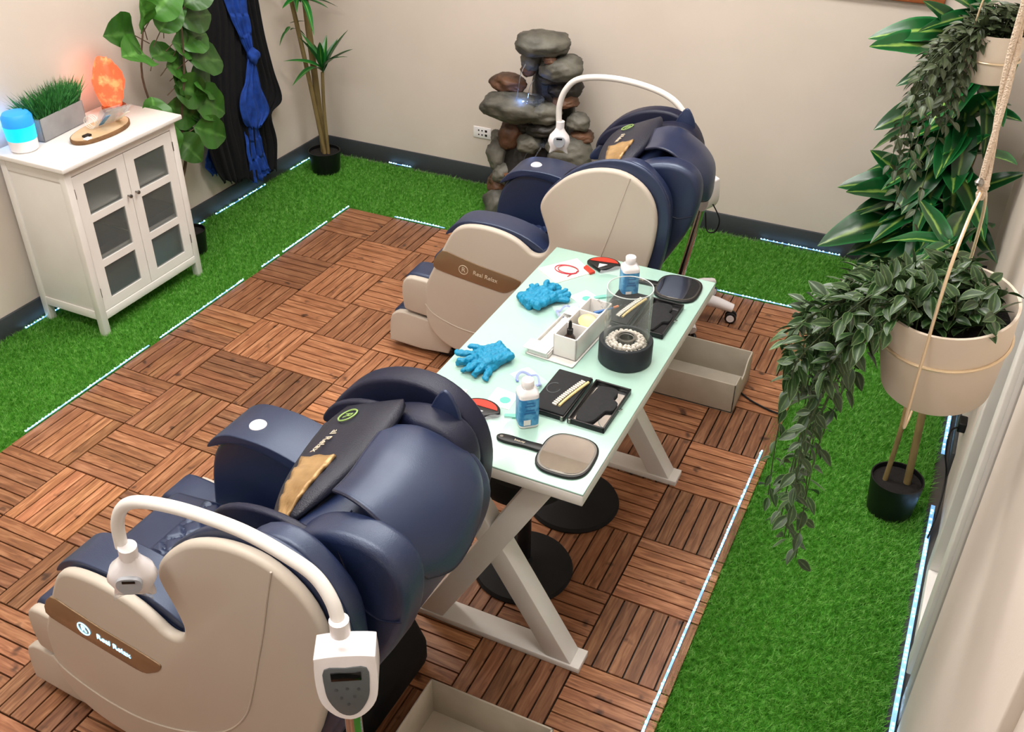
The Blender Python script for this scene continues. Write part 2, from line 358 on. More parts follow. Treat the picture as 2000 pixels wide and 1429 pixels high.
# ---------------------------------------------------------------- wooden deck
deck = root('wood_deck', 'reddish-brown interlocking wood slat deck laid in a basket weave pattern', 'deck', (0, 0, 0))
slat_me = MB()
slat_me.prism([(-.147, -.012), (.147, -.012), (.147, -.0015), (.1455, 0), (-.1455, 0), (-.147, -.0015)], -.0222, .0222, 'y')
slat_me = slat_me.mesh('slat', 'slat', smooth=False)
tile_me = MB().bb((-.148, -.148, ZF), (.148, .148, -.012)).mesh('deck_tile', 'blackplastic', smooth=False)
TINT = {(0, 0): .78, (1, 0): .62, (0, 1): .7, (0, 2): .62, (1, 1): 1.0, (1, 2): .95, (0, 3): .72, (1, 3): .95, (2, 2): 1.0, (0, 4): .85, (1, 4): 1.05, (0, 5): .8, (1, 5): .6,
        (2, 4): 1.05, (2, 5): .55, (3, 5): 1.2, (1, 6): .85, (0, 6): .85, (0, 7): 1.0, (1, 7): .92, (0, 8): .8, (1, 8): 1.25, (8, 0): 1.05, (7, 0): .7, (8, 1): .8, (8, 2): 1.05,
        (8, 3): .62, (8, 4): 1.15, (8, 5): .68, (8, 6): 1.15, (8, 7): .75, (8, 8): 1.15, (7, 8): .8}
rj = random.Random(3)
nparts = 0
def hidden(i, j):
    x = .3*i+.15; y = -.3*j-.15
    if 1.15 < x < 2.05 and -1.05 < y < -.55: return True
    if 1.3 < x < 2.2 and -3.1 < y < -2.6: return True
    if 1.85 < x < 2.35 and -2.3 < y < -1.2: return True
    return False
order = sorted([(i, j) for i in range(9) for j in range(14)], key=lambda t: -t[1])
for (i, j) in order:
    x = .3*i+.15; y = -.3*j-.15; vert = (i+j) % 2 == 1
    til = bpy.data.objects.new('deck_tile', tile_me); COL.objects.link(til); til.parent = deck; til.location = (x, y, 0)
    if vert: til.rotation_euler = (0, 0, PI/2)
    tint = TINT.get((i, j), rj.uniform(.72, 1.08)*(1.0 if not vert else .9))
    vis = j <= 11 and not hidden(i, j) and not (j == 11 and i > 3)
    if vis and nparts+6 <= 300:
        for k in range(6):
            s = bpy.data.objects.new('slat', slat_me); COL.objects.link(s); s.parent = til; s.location = (0, -.125+.05*k, 0)
            q = tint*rj.uniform(.82, 1.18); s.color = (min(1.6, q*rj.uniform(.97, 1.03)), q*rj.uniform(.95, 1.02), q*rj.uniform(.9, 1.04), 1)
            nparts += 1
    else:
        b = MB()
        for k in range(6):
            yy = -.125+.05*k
            b.prism([(-.147, -.012), (.147, -.012), (.147, -.0015), (.1455, 0), (-.1455, 0), (-.147, -.0015)], yy-.0222, yy+.0222, 'y')
        s = b.build('slat_set', 'slat', til, smooth=False); s['kind'] = 'stuff'; s.color = (tint, tint*.97, tint*.96, 1)

# ---------------------------------------------------------------- artificial turf
def turf(name, label, rects, dens=52000, seed=1, h=.026, edge=()):
    rng = np.random.default_rng(seed); V = []; base = MB()
    for (x0, y0, x1, y1) in rects:
        base.bb((x0, y0, ZF), (x1, y1, ZF+.006))
        n = int(dens*abs((x1-x0)*(y1-y0)))
        x = rng.uniform(x0, x1, n); y = rng.uniform(y0, y1, n)
        a = rng.uniform(0, 2*PI, n); w = rng.uniform(.0012, .0024, n); hh = h*rng.uniform(.6, 1.1, n)
        lx = rng.normal(0, .015, n)+.004; ly = rng.normal(0, .015, n)
        z0 = np.full(n, ZF+.004)
        p = np.stack([x-w*np.cos(a), y-w*np.sin(a), z0, x+w*np.cos(a), y+w*np.sin(a), z0, x+lx, y+ly, z0+hh], 1)
        V.append(p.reshape(-1, 3))
    bb = np.array(base.v); V = np.concatenate(V); nb = len(bb); nt = len(V)//3
    me = bpy.data.meshes.new(name)
    me.vertices.add(nb+len(V)); me.vertices.foreach_set('co', np.concatenate([bb, V]).ravel())
    loops = [i for f in base.f for i in f]; nq = len(base.f)
    li = np.concatenate([np.array(loops), nb+np.arange(nt*3)]); me.loops.add(len(li)); me.loops.foreach_set('vertex_index', li)
    ls = np.concatenate([np.arange(nq)*4, nq*4+np.arange(nt)*3]); me.polygons.add(nq+nt); me.polygons.foreach_set('loop_start', ls)
    mi = np.concatenate([np.ones(nq, int), np.zeros(nt, int)]); me.materials.append(M['turf']); me.materials.append(M['turfbase'])
    me.polygons.foreach_set('material_index', mi); me.update(calc_edges=True); me.validate()
    o = bpy.data.objects.new(name, me); COL.objects.link(o)
    return tag(o, label, 'turf', kind='stuff')
turf('artificial_turf', 'green artificial turf strip along the left wall under the white cabinet', [(XL+.015, -4.2, -.012, -.06)], seed=1)
turf('artificial_turf', 'green artificial turf strip along the back wall behind the massage chairs', [(XL+.015, -.052, -.012, YB-.05), (-.012, .008, 2.72, YB-.05), (2.72, .008, XR-.05, YB-.05)], seed=2)
turf('artificial_turf', 'green artificial turf strip along the right wall below the hanging planters', [(2.672, -4.0, XR-.055, .0)], seed=3, dens=60000)

# ---------------------------------------------------------------- led strips
def leds(label, a, b, segs, step=.0167, width=.008, seed=0, z=.004, dz=(0, 0, 0)):
    r = random.Random(seed); a = Vector(a); b = Vector(b); d = (b-a); L = d.length; d.normalize(); nrm = Vector((-d.y, d.x, 0))
    t = root('led_strip', label, 'light strip', tuple(a), 0)
    m = MB(); q = MB(); pts = []
    for (s0, s1) in segs:
        s = s0
        while s < s1:
            if r.random() < .8: q.box(d*s+nrm*r.uniform(-.0022, .0022)+Vector((0, 0, .0025)), (r.uniform(.003, .0065), r.uniform(.003, .0058), .003))
            s += step*r.uniform(.8, 1.2)
    for k_, (s0, s1) in enumerate(segs): MB().beam(d*s0, d*s1, width, .002).build('tape', 'ledstrip', t, smooth=False)
    o = q.build('diode', 'led', t, smooth=False); o['kind'] = 'stuff'
    return t
leds('blue-white led strip along the left edge of the wood deck', (-.006, 0, .005), (-.006, -4, .005), [(0, .16), (.22, .62), (.66, .8), (.95, 1.55), (1.62, 2.32), (2.55, 3.2)], seed=1)
leds('blue-white led strip along the back edge of the wood deck', (.0, .006, .005), (2.68, .006, .005), [(.3, .62), (2.0, 2.68)], seed=2)
leds('cyan-white led strip along the right edge of the wood deck', (2.668, -1.15, .006), (2.668, -4, .006), [(0, 2.6)], seed=3)
leds('bright blue led strip at the foot of the right wall', (XR-.035, .1, .002), (XR-.035, -4.2, .002), [(.2, .95), (1.28, 4.0)], width=.014, seed=4)
leds('blue led strip at the foot of the left wall behind the cabinet', (XL+.03, .55, -.004), (XL+.03, -3, -.004), [(.05, .25), (.5, .95), (1.05, 2.3)], seed=5)
leds('blue led strip at the foot of the back wall', (XL+.1, YB-.03, -.004), (3.2, YB-.03, -.004), [(.42, .58), (2.78, 3.2)], seed=6)

# ---------------------------------------------------------------- massage chairs
CW = .76
OUT = [(.000, .22), (-.002, .30), (.008, .40), (.055, .505), (.100, .600), (.138, .665), (.182, .698), (.255, .711), (.335, .706), (.402, .688), (.447, .662), (.478, .640),
       (.508, .638), (.534, .655), (.548, .690), (.545, .722), (.532, .768), (.514, .815), (.509, .850), (.526, .892), (.565, .940), (.620, .988), (.688, 1.022), (.760, 1.038),
       (.830, 1.034), (.895, 1.002), (.940, .950), (.962, .880), (.962, .800), (.945, .690), (.905, .540), (.840, .390), (.740, .240), (.600, .130), (.400, .088), (.200, .086),
       (.090, .112), (.030, .160)]
OUTS = [(p.x, p.y) for p in spline([(a, b, 0) for a, b in OUT], 3, True)]
def mir(y, side): return y if side == 0 else CW-y
def make_chair(label, loc, rz, lit):
    t = root('massage_chair', label, 'massage chair', loc, rz, 'navy massage chairs with beige sides')
    # outer beige shells, navy inner shells
    for side in (0, 1):
        Y = lambda y: mir(y, side)
        p = MB().prism(OUTS if side == 0 else offset2(OUTS, lambda q: -.03), Y(0), Y(.032)).build('side_panel', 'beige', t, bevel=.013, seg=4, angle=50)
        up = offset2(OUTS, lambda q: (.004+.036*min(1, max(0, (q[0]-.60)/.28))) if q[1] > .60 and q[0] > .5 else (.030*min(1, max(0, (q[1]-.3)/.3)) if q[0] > .8 else -.012))
        if side: up = offset2(OUTS, lambda q: .004 if q[1] > .60 and q[0] > .5 else -.014)
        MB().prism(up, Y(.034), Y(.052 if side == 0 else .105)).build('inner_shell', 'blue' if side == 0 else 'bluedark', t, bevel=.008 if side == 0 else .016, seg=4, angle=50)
        if side == 0:
            wp = spline([(x, z, 0) for x, z in [(.60, .62), (.66, .85), (.70, .96), (.78, 1.045), (.86, 1.062), (.93, 1.02), (.985, .95), (1.00, .86), (.995, .74), (.96, .58), (.88, .42), (.72, .40)]], 3, True)
            MB().prism([(q.x, q.y) for q in wp], .045, .105).build('wing_pad', 'blue', t, bevel=.016, seg=4, angle=50)
        # arm block following the front lobe, with a thin pad on top
        ab = spline([(x, z, 0) for x, z in [(.06, .30), (.055, .45), (.085, .58), (.14, .655), (.20, .685), (.30, .692), (.40, .676), (.47, .640), (.53, .60), (.56, .45), (.5, .32), (.25, .28)]], 3, True)
        MB().prism([(q.x, q.y) for q in ab], Y(.034 if side == 0 else .012), Y(.135 if side == 0 else .150)).build('arm_block', 'blue', t, bevel=.014, seg=4, angle=50)
        ap = spline([(x, z, 0) for x, z in [(.085, .625), (.12, .672), (.17, .702), (.23, .712), (.32, .712), (.42, .692), (.50, .655), (.55, .618), (.50, .622), (.40, .658), (.30, .680), (.2, .678), (.135, .650)]], 3, True)
        MB().prism([(q.x, q.y) for q in ap], Y(.036 if side == 0 else .0), Y(.148 if side == 0 else .170)).build('arm_pad', 'blue', t, bevel=.010, seg=4, angle=50)
        if side == 0:
            dm = spline([(x, z, 0) for x, z in [(.50, .70), (.50, .82), (.56, .90), (.63, .93), (.70, .90), (.74, .80), (.70, .68)]], 3, True)
            MB().prism([(q.x, q.y) for q in dm], .095, .165).build('wing_bolster', 'blue', t, bevel=.022, seg=4, angle=50)
        else:
            bo = spline([(x, z, 0) for x, z in [(.56, .70), (.60, .84), (.68, .93), (.80, .97), (.88, .93), (.86, .78), (.78, .62), (.62, .60)]], 3, True)
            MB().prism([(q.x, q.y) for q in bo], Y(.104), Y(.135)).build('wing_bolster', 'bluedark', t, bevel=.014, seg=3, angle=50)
        # layered shoulder airbags
        for k, (dx, dz, yy) in enumerate(((0, 0, .150), (-.035, -.075, .135))):
            lf = spline([(x+dx, z+dz, 0) for x, z in [(.53, .885), (.57, .945), (.65, .985), (.75, .995), (.83, .975), (.78, .935), (.68, .92), (.58, .885)]], 3, True)
            m = MB(); o2 = [(q.x, q.y) for q in lf]
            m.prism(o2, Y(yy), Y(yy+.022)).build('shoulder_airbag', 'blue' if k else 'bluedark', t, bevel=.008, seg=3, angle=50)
        # calf and foot wells
        for nm, o_ in (('calf_box', [(-.135, .235), (-.137, .33), (-.12, .368), (-.085, .382), (.03, .375), (.12, .36), (.12, .21), (-.10, .21)]),
                       ('foot_box', [(-.213, .045), (-.205, .15), (-.185, .182), (-.14, .198), (-.02, .185), (.08, .18), (.08, .035), (-.19, .035)])):
            q = [(v.x, v.y) for v in spline([(x, z, 0) for x, z in o_], 2, True)]
            MB().prism(q if side == 0 else offset2(q, -.035), Y(.045), Y(.078)).build(nm+'_side', 'beige', t, bevel=.010, seg=3, angle=50)
            MB().prism(offset2(q, .006), Y(.078), Y(.20)).build(nm, 'blue', t, bevel=.014, seg=3, angle=50)
            q2 = [(x*.94-.002, z) for x, z in q]
        fin = spline([(x, z, 0) for x, z in [(.83, .95), (.855, 1.03), (.892, 1.085), (.925, 1.045), (.935, .99), (.90, .94)]], 3, True)
        if side == 1: MB().prism([(q.x, q.y) for q in fin], Y(.138), Y(.150)).build('head_wing', 'blue', t, bevel=.005, seg=3, angle=50)
    MB().prism([(-.10, .22), (-.11, .33), (.1, .33), (.1, .22)], .34, .42).build('calf_divider', 'blue', t, bevel=.02, seg=3)
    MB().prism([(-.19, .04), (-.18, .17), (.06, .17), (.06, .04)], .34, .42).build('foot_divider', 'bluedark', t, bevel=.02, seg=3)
    MB().prism([(-.16, .03), (-.16, .05), (.1, .06), (.1, .03)], .05, CW-.05).build('foot_plate', 'blackplastic', t, bevel=.008)
    # bronze band with lettering, near and far
    band = [(.046, .493), (.087, .570), (.16, .560), (.25, .540), (.36, .523), (.428, .510), (.437, .500), (.425, .478), (.40, .458), (.362, .438), (.29, .445), (.20, .458), (.12, .470)]
    b = [(v.x, v.y) for v in spline([(x, z, 0) for x, z in band], 3, True)]
    bo = MB().prism(b, -.0035, .004).build('accent_band', 'bronze', t, bevel=.0012)
    col = 'logo_lit' if lit else 'logo'
    MB().tube([(.185+.020*math.cos(a*PI/12), -.0045, .505+.020*math.sin(a*PI/12)) for a in range(25)], .0016, 6, False).build('emblem', col, bo)
    text('R', .03, col, bo, (.185, -.0045, .505), (PI/2, R_(5), 0))
    text('Real Relax', .026, col, bo, (.282, -.0045, .493), (PI/2, R_(9), 0))
    MB().prism(b, CW-.004, CW+.0035).build('accent_band', 'bronze', t, bevel=.0012)
    sp = [Vector((x, -.0008, z)) for x, z in [(0, .298), (.032, .262), (.10, .232), (.19, .212), (.30, .212), (.42, .245), (.53, .300), (.62, .370), (.69, .470), (.73, .58), (.765, .70), (.80, .82), (.828, .93), (.853, 1.022)]]
    MB().tube(spline(sp, 5), .0026, 6).build('seam_piping', 'beige', t)
    # base
    MB().prism([(.0, 0), (-.012, .10), (.02, .22), (.5, .30), (.70, .26), (.78, .10), (.78, 0)], .06, CW-.10).build('base', 'blackmatte', t, bevel=.03, seg=3)
    # seat, leg rest, quilted pad
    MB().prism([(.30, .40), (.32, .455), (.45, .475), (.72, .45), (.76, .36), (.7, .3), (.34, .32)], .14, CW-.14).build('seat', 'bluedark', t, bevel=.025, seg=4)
    MB().prism([(-.06, .34), (-.065, .405), (-.04, .435), (.10, .455), (.30, .47), (.32, .40), (.2, .32), (0, .30)], .20, CW-.20).build('leg_rest', 'blue', t, bevel=.02, seg=4)
    P = []
    for i in range(37):
        row = []
        for j in range(49):
            u = i/36; v = j/48; x = .09+.26*u; y = .29+.25*v
            s1 = abs(math.sin(PI*(x*13+y*13))); s2 = abs(math.sin(PI*(x*13-y*13)))
            e = min(1, 12*min(u, 1-u), 16*min(v, 1-v))
            row.append((x, y, (.462+.07*(x-.1))+e*(.008+.010*min(1, 2.2*min(s1, s2)))))
        P.append(row)
    MB().grid(P).build('quilted_pad', 'blue', t)
    # backrest
    bk = spline([(x, z, 0) for x, z in [(.48, .44), (.56, .70), (.66, .86), (.75, .945), (.83, .98), (.93, .975), (1.005, .93), (1.035, .85), (1.01, .73), (.95, .61), (.87, .49), (.77, .34), (.60, .30)]], 4, True)
    MB().prism([(q.x, q.y) for q in bk], .16, CW-.16).build('backrest', 'blue', t, bevel=.03, seg=4, angle=50)
    for side in (0, 1):
        sh = spline([(x-(.02 if side == 0 else .115), z-(.0 if side == 0 else .02), 0) for x, z in [(.62, .62), (.72, .84), (.82, .975), (.90, 1.030), (1.00, 1.045), (1.075, 1.010), (1.10, .93), (1.075, .80), (1.01, .67), (.94, .55), (.84, .42), (.68, .46)]], 4, True)
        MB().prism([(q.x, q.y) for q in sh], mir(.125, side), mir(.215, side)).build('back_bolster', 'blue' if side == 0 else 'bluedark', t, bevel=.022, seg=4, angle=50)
        if side == 0:
            MB().tube(spline([(.90, .21, 1.032), (.905, .15, 1.030), (.92, .127, 1.0), (.96, .124, .86), (.955, .124, .70), (.93, .124, .60)], 5), .0025, 6).build('back_seam', 'bluedark', t)
            MB().tube(spline([(.96, .124, .86), (1.01, .124, .84), (1.065, .124, .86)], 4), .0025, 6).build('back_seam', 'bluedark', t)
    # head pillow across the back: black face, gold underside lip
    def pil(u, v):   # u across (0 near .. 1 far), v up the slope
        wv = 1-.25*max(0, 2*u-1)**4-.75*(1-u)**3
        y = .195+.385*u
        q = (v-.5)*wv
        x = .715+.225*q+.01*(1-u); z = 1.0+.105*q-.06*(1-u)
        th = .026*(1-(2*abs(v-.5))**4)*(1-abs(2*u-1)**4)
        return Vector((x-.42*th, y, z+.9*th))
    P = [[pil(i/28, j/12) for j in range(13)] for i in range(29)]
    pw = MB().grid(P).build('head_pillow', 'pillow', t, solid=.018)
    G = [[pil(-.03+.44*i/18, .24+.52*j/7)+Vector((-.004, 0, .011+.006*math.sin(i*1.5+j*.9)*math.cos(j*.8))) for j in range(8)] for i in range(19)]
    MB().grid(G).build('pillow_lining', 'gold_cloth', pw, solid=.008)
    ay = Vector((.906, 0, .423)); az = Vector((-.423, 0, .906)); ax = Vector((0, -1, 0))
    rotp = Matrix((ax, ay, az)).transposed().to_euler()
    text('Real Relax', .030, 'logo', pw, pil(.59, .42)+az*.0125, rotp)
    cc = pil(.80, .42)+az*.0125
    text('R', .034, 'logo_green', pw, cc, rotp)
    MB().tube([cc+(ax*math.cos(a*PI/12)+ay*math.sin(a*PI/12))*.025 for a in range(25)], .0022, 6, False).build('emblem', 'logo_green', pw)
    # draped head cover: front edge on the headrest, rear hem hanging behind
    cv = [[(.875, .235, 1.045), (.870, .30, 1.04), (.855, .40, 1.045), (.84, .48, 1.035), (.825, .53, 1.00)],
          [(.935, .215, 1.065), (.935, .30, 1.060), (.925, .40, 1.060), (.915, .50, 1.045), (.90, .55, 1.00)],
          [(1.00, .205, 1.055), (1.01, .30, 1.045), (1.00, .40, 1.045), (.98, .50, 1.03), (.965, .565, .985)],
          [(1.065, .205, 1.005), (1.08, .30, .995), (1.08, .40, .995), (1.06, .50, .985), (1.035, .57, .955)],
          [(1.105, .215, .93), (1.125, .30, .92), (1.125, .40, .925), (1.105, .50, .925), (1.07, .56, .915)],
          [(1.105, .255, .865), (1.13, .32, .845), (1.13, .40, .85), (1.115, .47, .865), (1.085, .525, .885)]]
    cv = [[(x-.035-.02*max(0, min(1, (x-.85)/.2)), y, z-.002) for x, y, z in r] for r in cv]
    rows = [spline(r, 6) for r in cv]; cols = [spline([r[k] for r in rows], 5) for k in range(len(rows[0]))]
    hc = MB().grid([[c[k] for c in cols] for k in range(len(cols[0]))]).build('head_cover', 'blue', t, solid=.007)
    bd = [c[0] for c in cols]+[cols[-1][k] for k in range(1, len(cols[0]))]+[c[-1] for c in cols[::-1]][1:]+[cols[0][k] for k in range(len(cols[0])-2, -1, -1)]
    MB().tube(bd, .0042, 6).build('cover_piping', 'bluedark', hc)
    # arm buttons
    MB().lathe([(.026, 0), (.026, .006), (.018, .012), (0, .014)], 20, (.235, .660, .708)).build('arm_button', 'whiteplastic', t, bevel=.002)
    return t
make_chair('nearer navy and beige massage chair with glowing blue logo on its side', (1.201, -3.23, 0), -.025, True)
make_chair('farther navy and beige massage chair in front of the rock fountain', (1.185, -1.174, 0), .044, False)

# ---------------------------------------------------------------- whitening lamps
def lamp(label, base, boxc, boxrot, path, headpos, headrot, arms, top_screen=True):
    t = root('whitening_lamp', label, 'dental lamp', (base[0], base[1], 0), 0, 'white whitening lamps on chrome poles')
    B = Vector((base[0], base[1], 0)); bc = Vector(boxc)-B
    MB().tube([(0, 0, .10), (bc.x, bc.y, bc.z-.06)], .017, 16).build('pole', 'chrome', t)
    for a in arms:
        d = Vector((math.cos(R_(a)), math.sin(R_(a)), 0)); n = Vector((-d.y, d.x, 0))
        P = [d*r+Vector((0, 0, z)) for r, z in ((.0, .115), (.10, .11), (.20, .095), (.275, .075))]
        lg = MB(); lg.tube(P, [.034, .030, .027, .021], 12); lg = lg.build('leg', 'whiteplastic', t)
        c = d*.27
        w = MB()
        for sg in (-1, 1):
            w.tube([c+n*sg*.006+Vector((0, 0, .028)), c+n*sg*.019+Vector((0, 0, .028))], .0275, 18)
        w = w.build('caster', 'blackplastic', lg, bevel=.003)
        for sg in (-1, 1): MB().tube([c+n*sg*.019+Vector((0, 0, .028)), c+n*sg*.0215+Vector((0, 0, .028))], .018, 16).build('hubcap', 'whiteplastic', lg)
    MB().lathe([(.05, .09), (.055, .11), (.045, .135), (.025, .15)], 24).build('base_hub', 'whiteplastic', t)
    # control box : shield shaped front
    bx = bpy.data.objects.new('control_box', MB().prism([(v.x, v.y) for v in spline([(x, z, 0) for x, z in [(-.058, .07), (0, .074), (.058, .07), (.064, .06), (.066, 0), (.058, -.05), (.032, -.085), (0, -.098), (-.032, -.085), (-.058, -.05), (-.066, 0), (-.064, .06)]], 3, True)], -.036, .036).mesh('control_box', 'whiteplastic'))
    COL.objects.link(bx); bx.parent = t; bx.location = bc; bx.rotation_euler = boxrot; bx.scale = (.88, .9, .95)
    q = bx.modifiers.new('bevel', 'BEVEL'); q.width = .013; q.segments = 4; q.limit_method = 'ANGLE'; q.angle_limit = R_(50)
    face = [(v.x, v.y) for v in spline([(x*.74, z*.80-.006, 0) for x, z in [(-.06, .06), (0, .062), (.06, .06), (.064, .0), (.056, -.045), (.03, -.085), (0, -.098), (-.03, -.085), (-.056, -.045), (-.064, 0)]], 3, True)]
    MB().prism(face, -.0385, -.035).build('control_panel', 'panelgrey', bx, bevel=.001)
    MB().bb((-.032, -.0405, .012), (.032, -.038, .034)).build('display', 'screen', bx, bevel=.001)
    bt = MB()
    for (x, z) in ((-.024, -.012), (.0, -.010), (.024, -.012), (-.014, -.034), (.014, -.032), (0, -.052)): bt.tube([(x, -.0385, z), (x, -.040, z)], .0035, 8)
    bt.build('buttons', mat('button_grey', '46494d', .4), bx)
    P = [Vector(p)-B for p in path]
    MB().tube([P[0]-Vector((0, 0, .012)), P[0]+Vector((0, 0, .022))], .019, 16).build('collar', 'whiteplastic', t)
    MB().tube(spline(P, 6), .0135, 14).build('gooseneck', 'white', t)
    # head
    h = bpy.data.objects.new('lamp_head', None)
    body = MB()
    prof = [(0, .062, .017, .016), (.15, .048, .019, .018), (.28, .034, .026, .022), (.42, .012, .044, .030), (.62, -.014, .051, .032), (.82, -.044, .039, .025), (1, -.072, .043, .019)]
    rings = []
    for (_, z, hx, hy) in prof:
        ring = []
        for k in range(24):
            a = 2*PI*k/24; ca, sa = math.cos(a), math.sin(a); r = 1/((abs(ca)**2.6+abs(sa)**2.6)**(1/2.6))
            zz = z
            if z < -.05: zz = z + .024*(1-min(1, abs(ca*r))**2)
            ring.append((hx*ca*r, hy*sa*r, zz))
        rings.append(ring+[ring[0]])
    body.grid(rings); body.add([p for p in rings[-1][:-1]], [tuple(range(24))]); body.add([p for p in rings[0][:-1]], [tuple(range(24))])
    h = body.build('lamp_head', 'whiteplastic', t); h.location = Vector(headpos)-B; h.rotation_euler = headrot
    dp = [(v.x, v.y) for v in spline([(x, z, 0) for x, z in [(-.022, .012), (0, .018), (.022, .012), (.026, -.010), (.012, -.030), (-.012, -.030), (-.026, -.010)]], 3, True)]
    MB().prism(dp, -.037, -.028).build('head_display', mat('head_panel', 'a9adb4', .4), h)
    MB().bb((-.013, -.0385, .005), (.013, -.0365, .012)).build('head_screen', 'screen', h)
    MB().tube([(0, 0, .048), (0, 0, .080)], .0195, 16).build('head_collar', 'whiteplastic', h)
    G = [[(.040*(2*u/10-1), y, -.060+.020*(1-(2*u/10-1)**2)-k*.011) for u in range(11)] for (k, y) in ((0, -.018), (1, -.020))]
    MB().grid(G).build('mouth_guard', 'film', h, solid=.002)
    return t
lamp('whitening lamp standing beside the nearer massage chair, control screen towards the viewer', (2.29, -3.37), (2.272, -3.325, .925), (R_(-6), 0, R_(30)),
     [(2.262, -3.32, 1.035), (2.245, -3.31, 1.085), (2.205, -3.3, 1.125), (2.146, -3.3, 1.151), (2.057, -3.3, 1.171), (1.961, -3.3, 1.172), (1.873, -3.3, 1.163), (1.79, -3.3, 1.141), (1.742, -3.3, 1.108), (1.712, -3.3, 1.053), (1.704, -3.3, .985)],
     (1.712, -3.3, .915), (R_(6), R_(6), R_(34)), (100, 220, 340))
lamp('whitening lamp behind the farther massage chair, its head hanging by the fountain', (2.03, -.30), (2.108, -.29, .65), (R_(-8), 0, R_(150)),
     [(2.10, -.29, .71), (2.05, -.3, .86), (1.976, -.3, .985), (1.891, -.3, 1.046), (1.751, -.3, 1.076), (1.61, -.3, 1.078), (1.492, -.3, 1.053), (1.434, -.3, .998), (1.407, -.3, .924), (1.406, -.3, .850)],
     (1.411, -.3, .770), (R_(0), R_(2), R_(22)), (10, 65, 150, 220, 305))
MB().tube(spline([(2.16, -.33, .61), (2.20, -.34, .55), (2.19, -.34, .49), (2.15, -.33, .48), (2.13, -.32, .56)], 6), .003, 8).build('power_lead', 'cord', bpy.data.objects['whitening_lamp.001'], loc=(-2.03, .30, 0))

# ---------------------------------------------------------------- table
TX0, TX1, TY0, TY1, TZ = 1.80, 2.412, -2.468, -1.225, .735
tb = root('side_table', 'long white x-leg table with a pale mint glass top', 'table', ((TX0+TX1)/2, (TY0+TY1)/2, 0))
ox, oy = (TX0+TX1)/2, (TY0+TY1)/2
def tl(m): m.v = [(x-ox, y-oy, z) for x, y, z in m.v]; return m
tl(MB().bb((TX0, TY0, TZ-.042), (TX1, TY1, TZ-.006))).build('table_top', 'white', tb, bevel=.003)
tl(MB().bb((TX0, TY0, TZ-.006), (TX1, TY1, TZ))).build('glass_top', 'mint', tb, bevel=.0015)
for yc in (-2.405, -1.455):
    y0, y1 = yc-.035, yc+.035
    z0, z1 = .022, TZ-.042
    for sgn in (0, 1):
        xb0 = 1.915 if sgn == 0 else 2.355; xt0 = 2.285 if sgn == 0 else 1.955; w = .078
        dx = (xt0-xb0)/(z1-z0)
        # slanted flat beam, cut level at both ends
        m = MB().prism([(xb0-w*.52, z0), (xb0+w*.52, z0), (xt0+w*.52, z1), (xt0-w*.52, z1)], y0+(.001 if sgn else 0), y1-(.001 if sgn else 0))
        tl(m).build('leg', 'white', tb, bevel=.002)
    tl(MB().bb((1.865, y0-.004, 0), (2.425, y1+.004, z0))).build('foot_rail', 'white', tb, bevel=.002)

# --- things on the table
def hand_mirror(label, c, rz, hrot):
    t = root('hand_mirror', label, 'mirror', (c[0], c[1], TZ), rz, 'black hand mirrors on the table')
    def sq(r, n=40, p=3.0, k=(1, 1)): return [(r*k[0]*math.copysign(abs(math.cos(a))**(2/p), math.cos(a)), r*k[1]*math.copysign(abs(math.sin(a))**(2/p), math.sin(a))) for a in [2*PI*i/n for i in range(n)]]
    MB().prism(sq(.086, k=(.92, 1.04)), 0, .010, 'z').build('frame', 'blackplastic', t, bevel=.003)
    MB().prism(sq(.080, k=(.92, 1.04)), .010, .0112, 'z').build('rim', 'steel', t)
    MB().prism(sq(.0745, k=(.92, 1.04)), .0112, .0122, 'z').build('glass', 'mirror', t, smooth=False)
    hd = MB().prism([(v.x, v.y) for v in spline([(x, y, 0) for x, y in [(-.07, -.013), (-.12, -.013), (-.17, -.016), (-.20, -.013), (-.21, 0), (-.20, .013), (-.17, .016), (-.12, .013), (-.07, .013)]], 3, True)], 0, .011, 'z').build('handle', 'blackplastic', t, bevel=.003)
    MB().lathe([(.005, .011), (.005, .0118)], 12, (-.195, 0, 0)).build('hang_hole', 'steel', hd)
    text('beauty', .012, 'logo', hd, (-.14, 0, .0115), (0, 0, 0), .0003)
    return t
hand_mirror('black hand mirror on the near end of the table, glass showing beige', (2.315, -2.345), R_(2), 0)
hand_mirror('black hand mirror on the far end of the table reflecting dark', (2.308, -1.335), R_(2), 0)

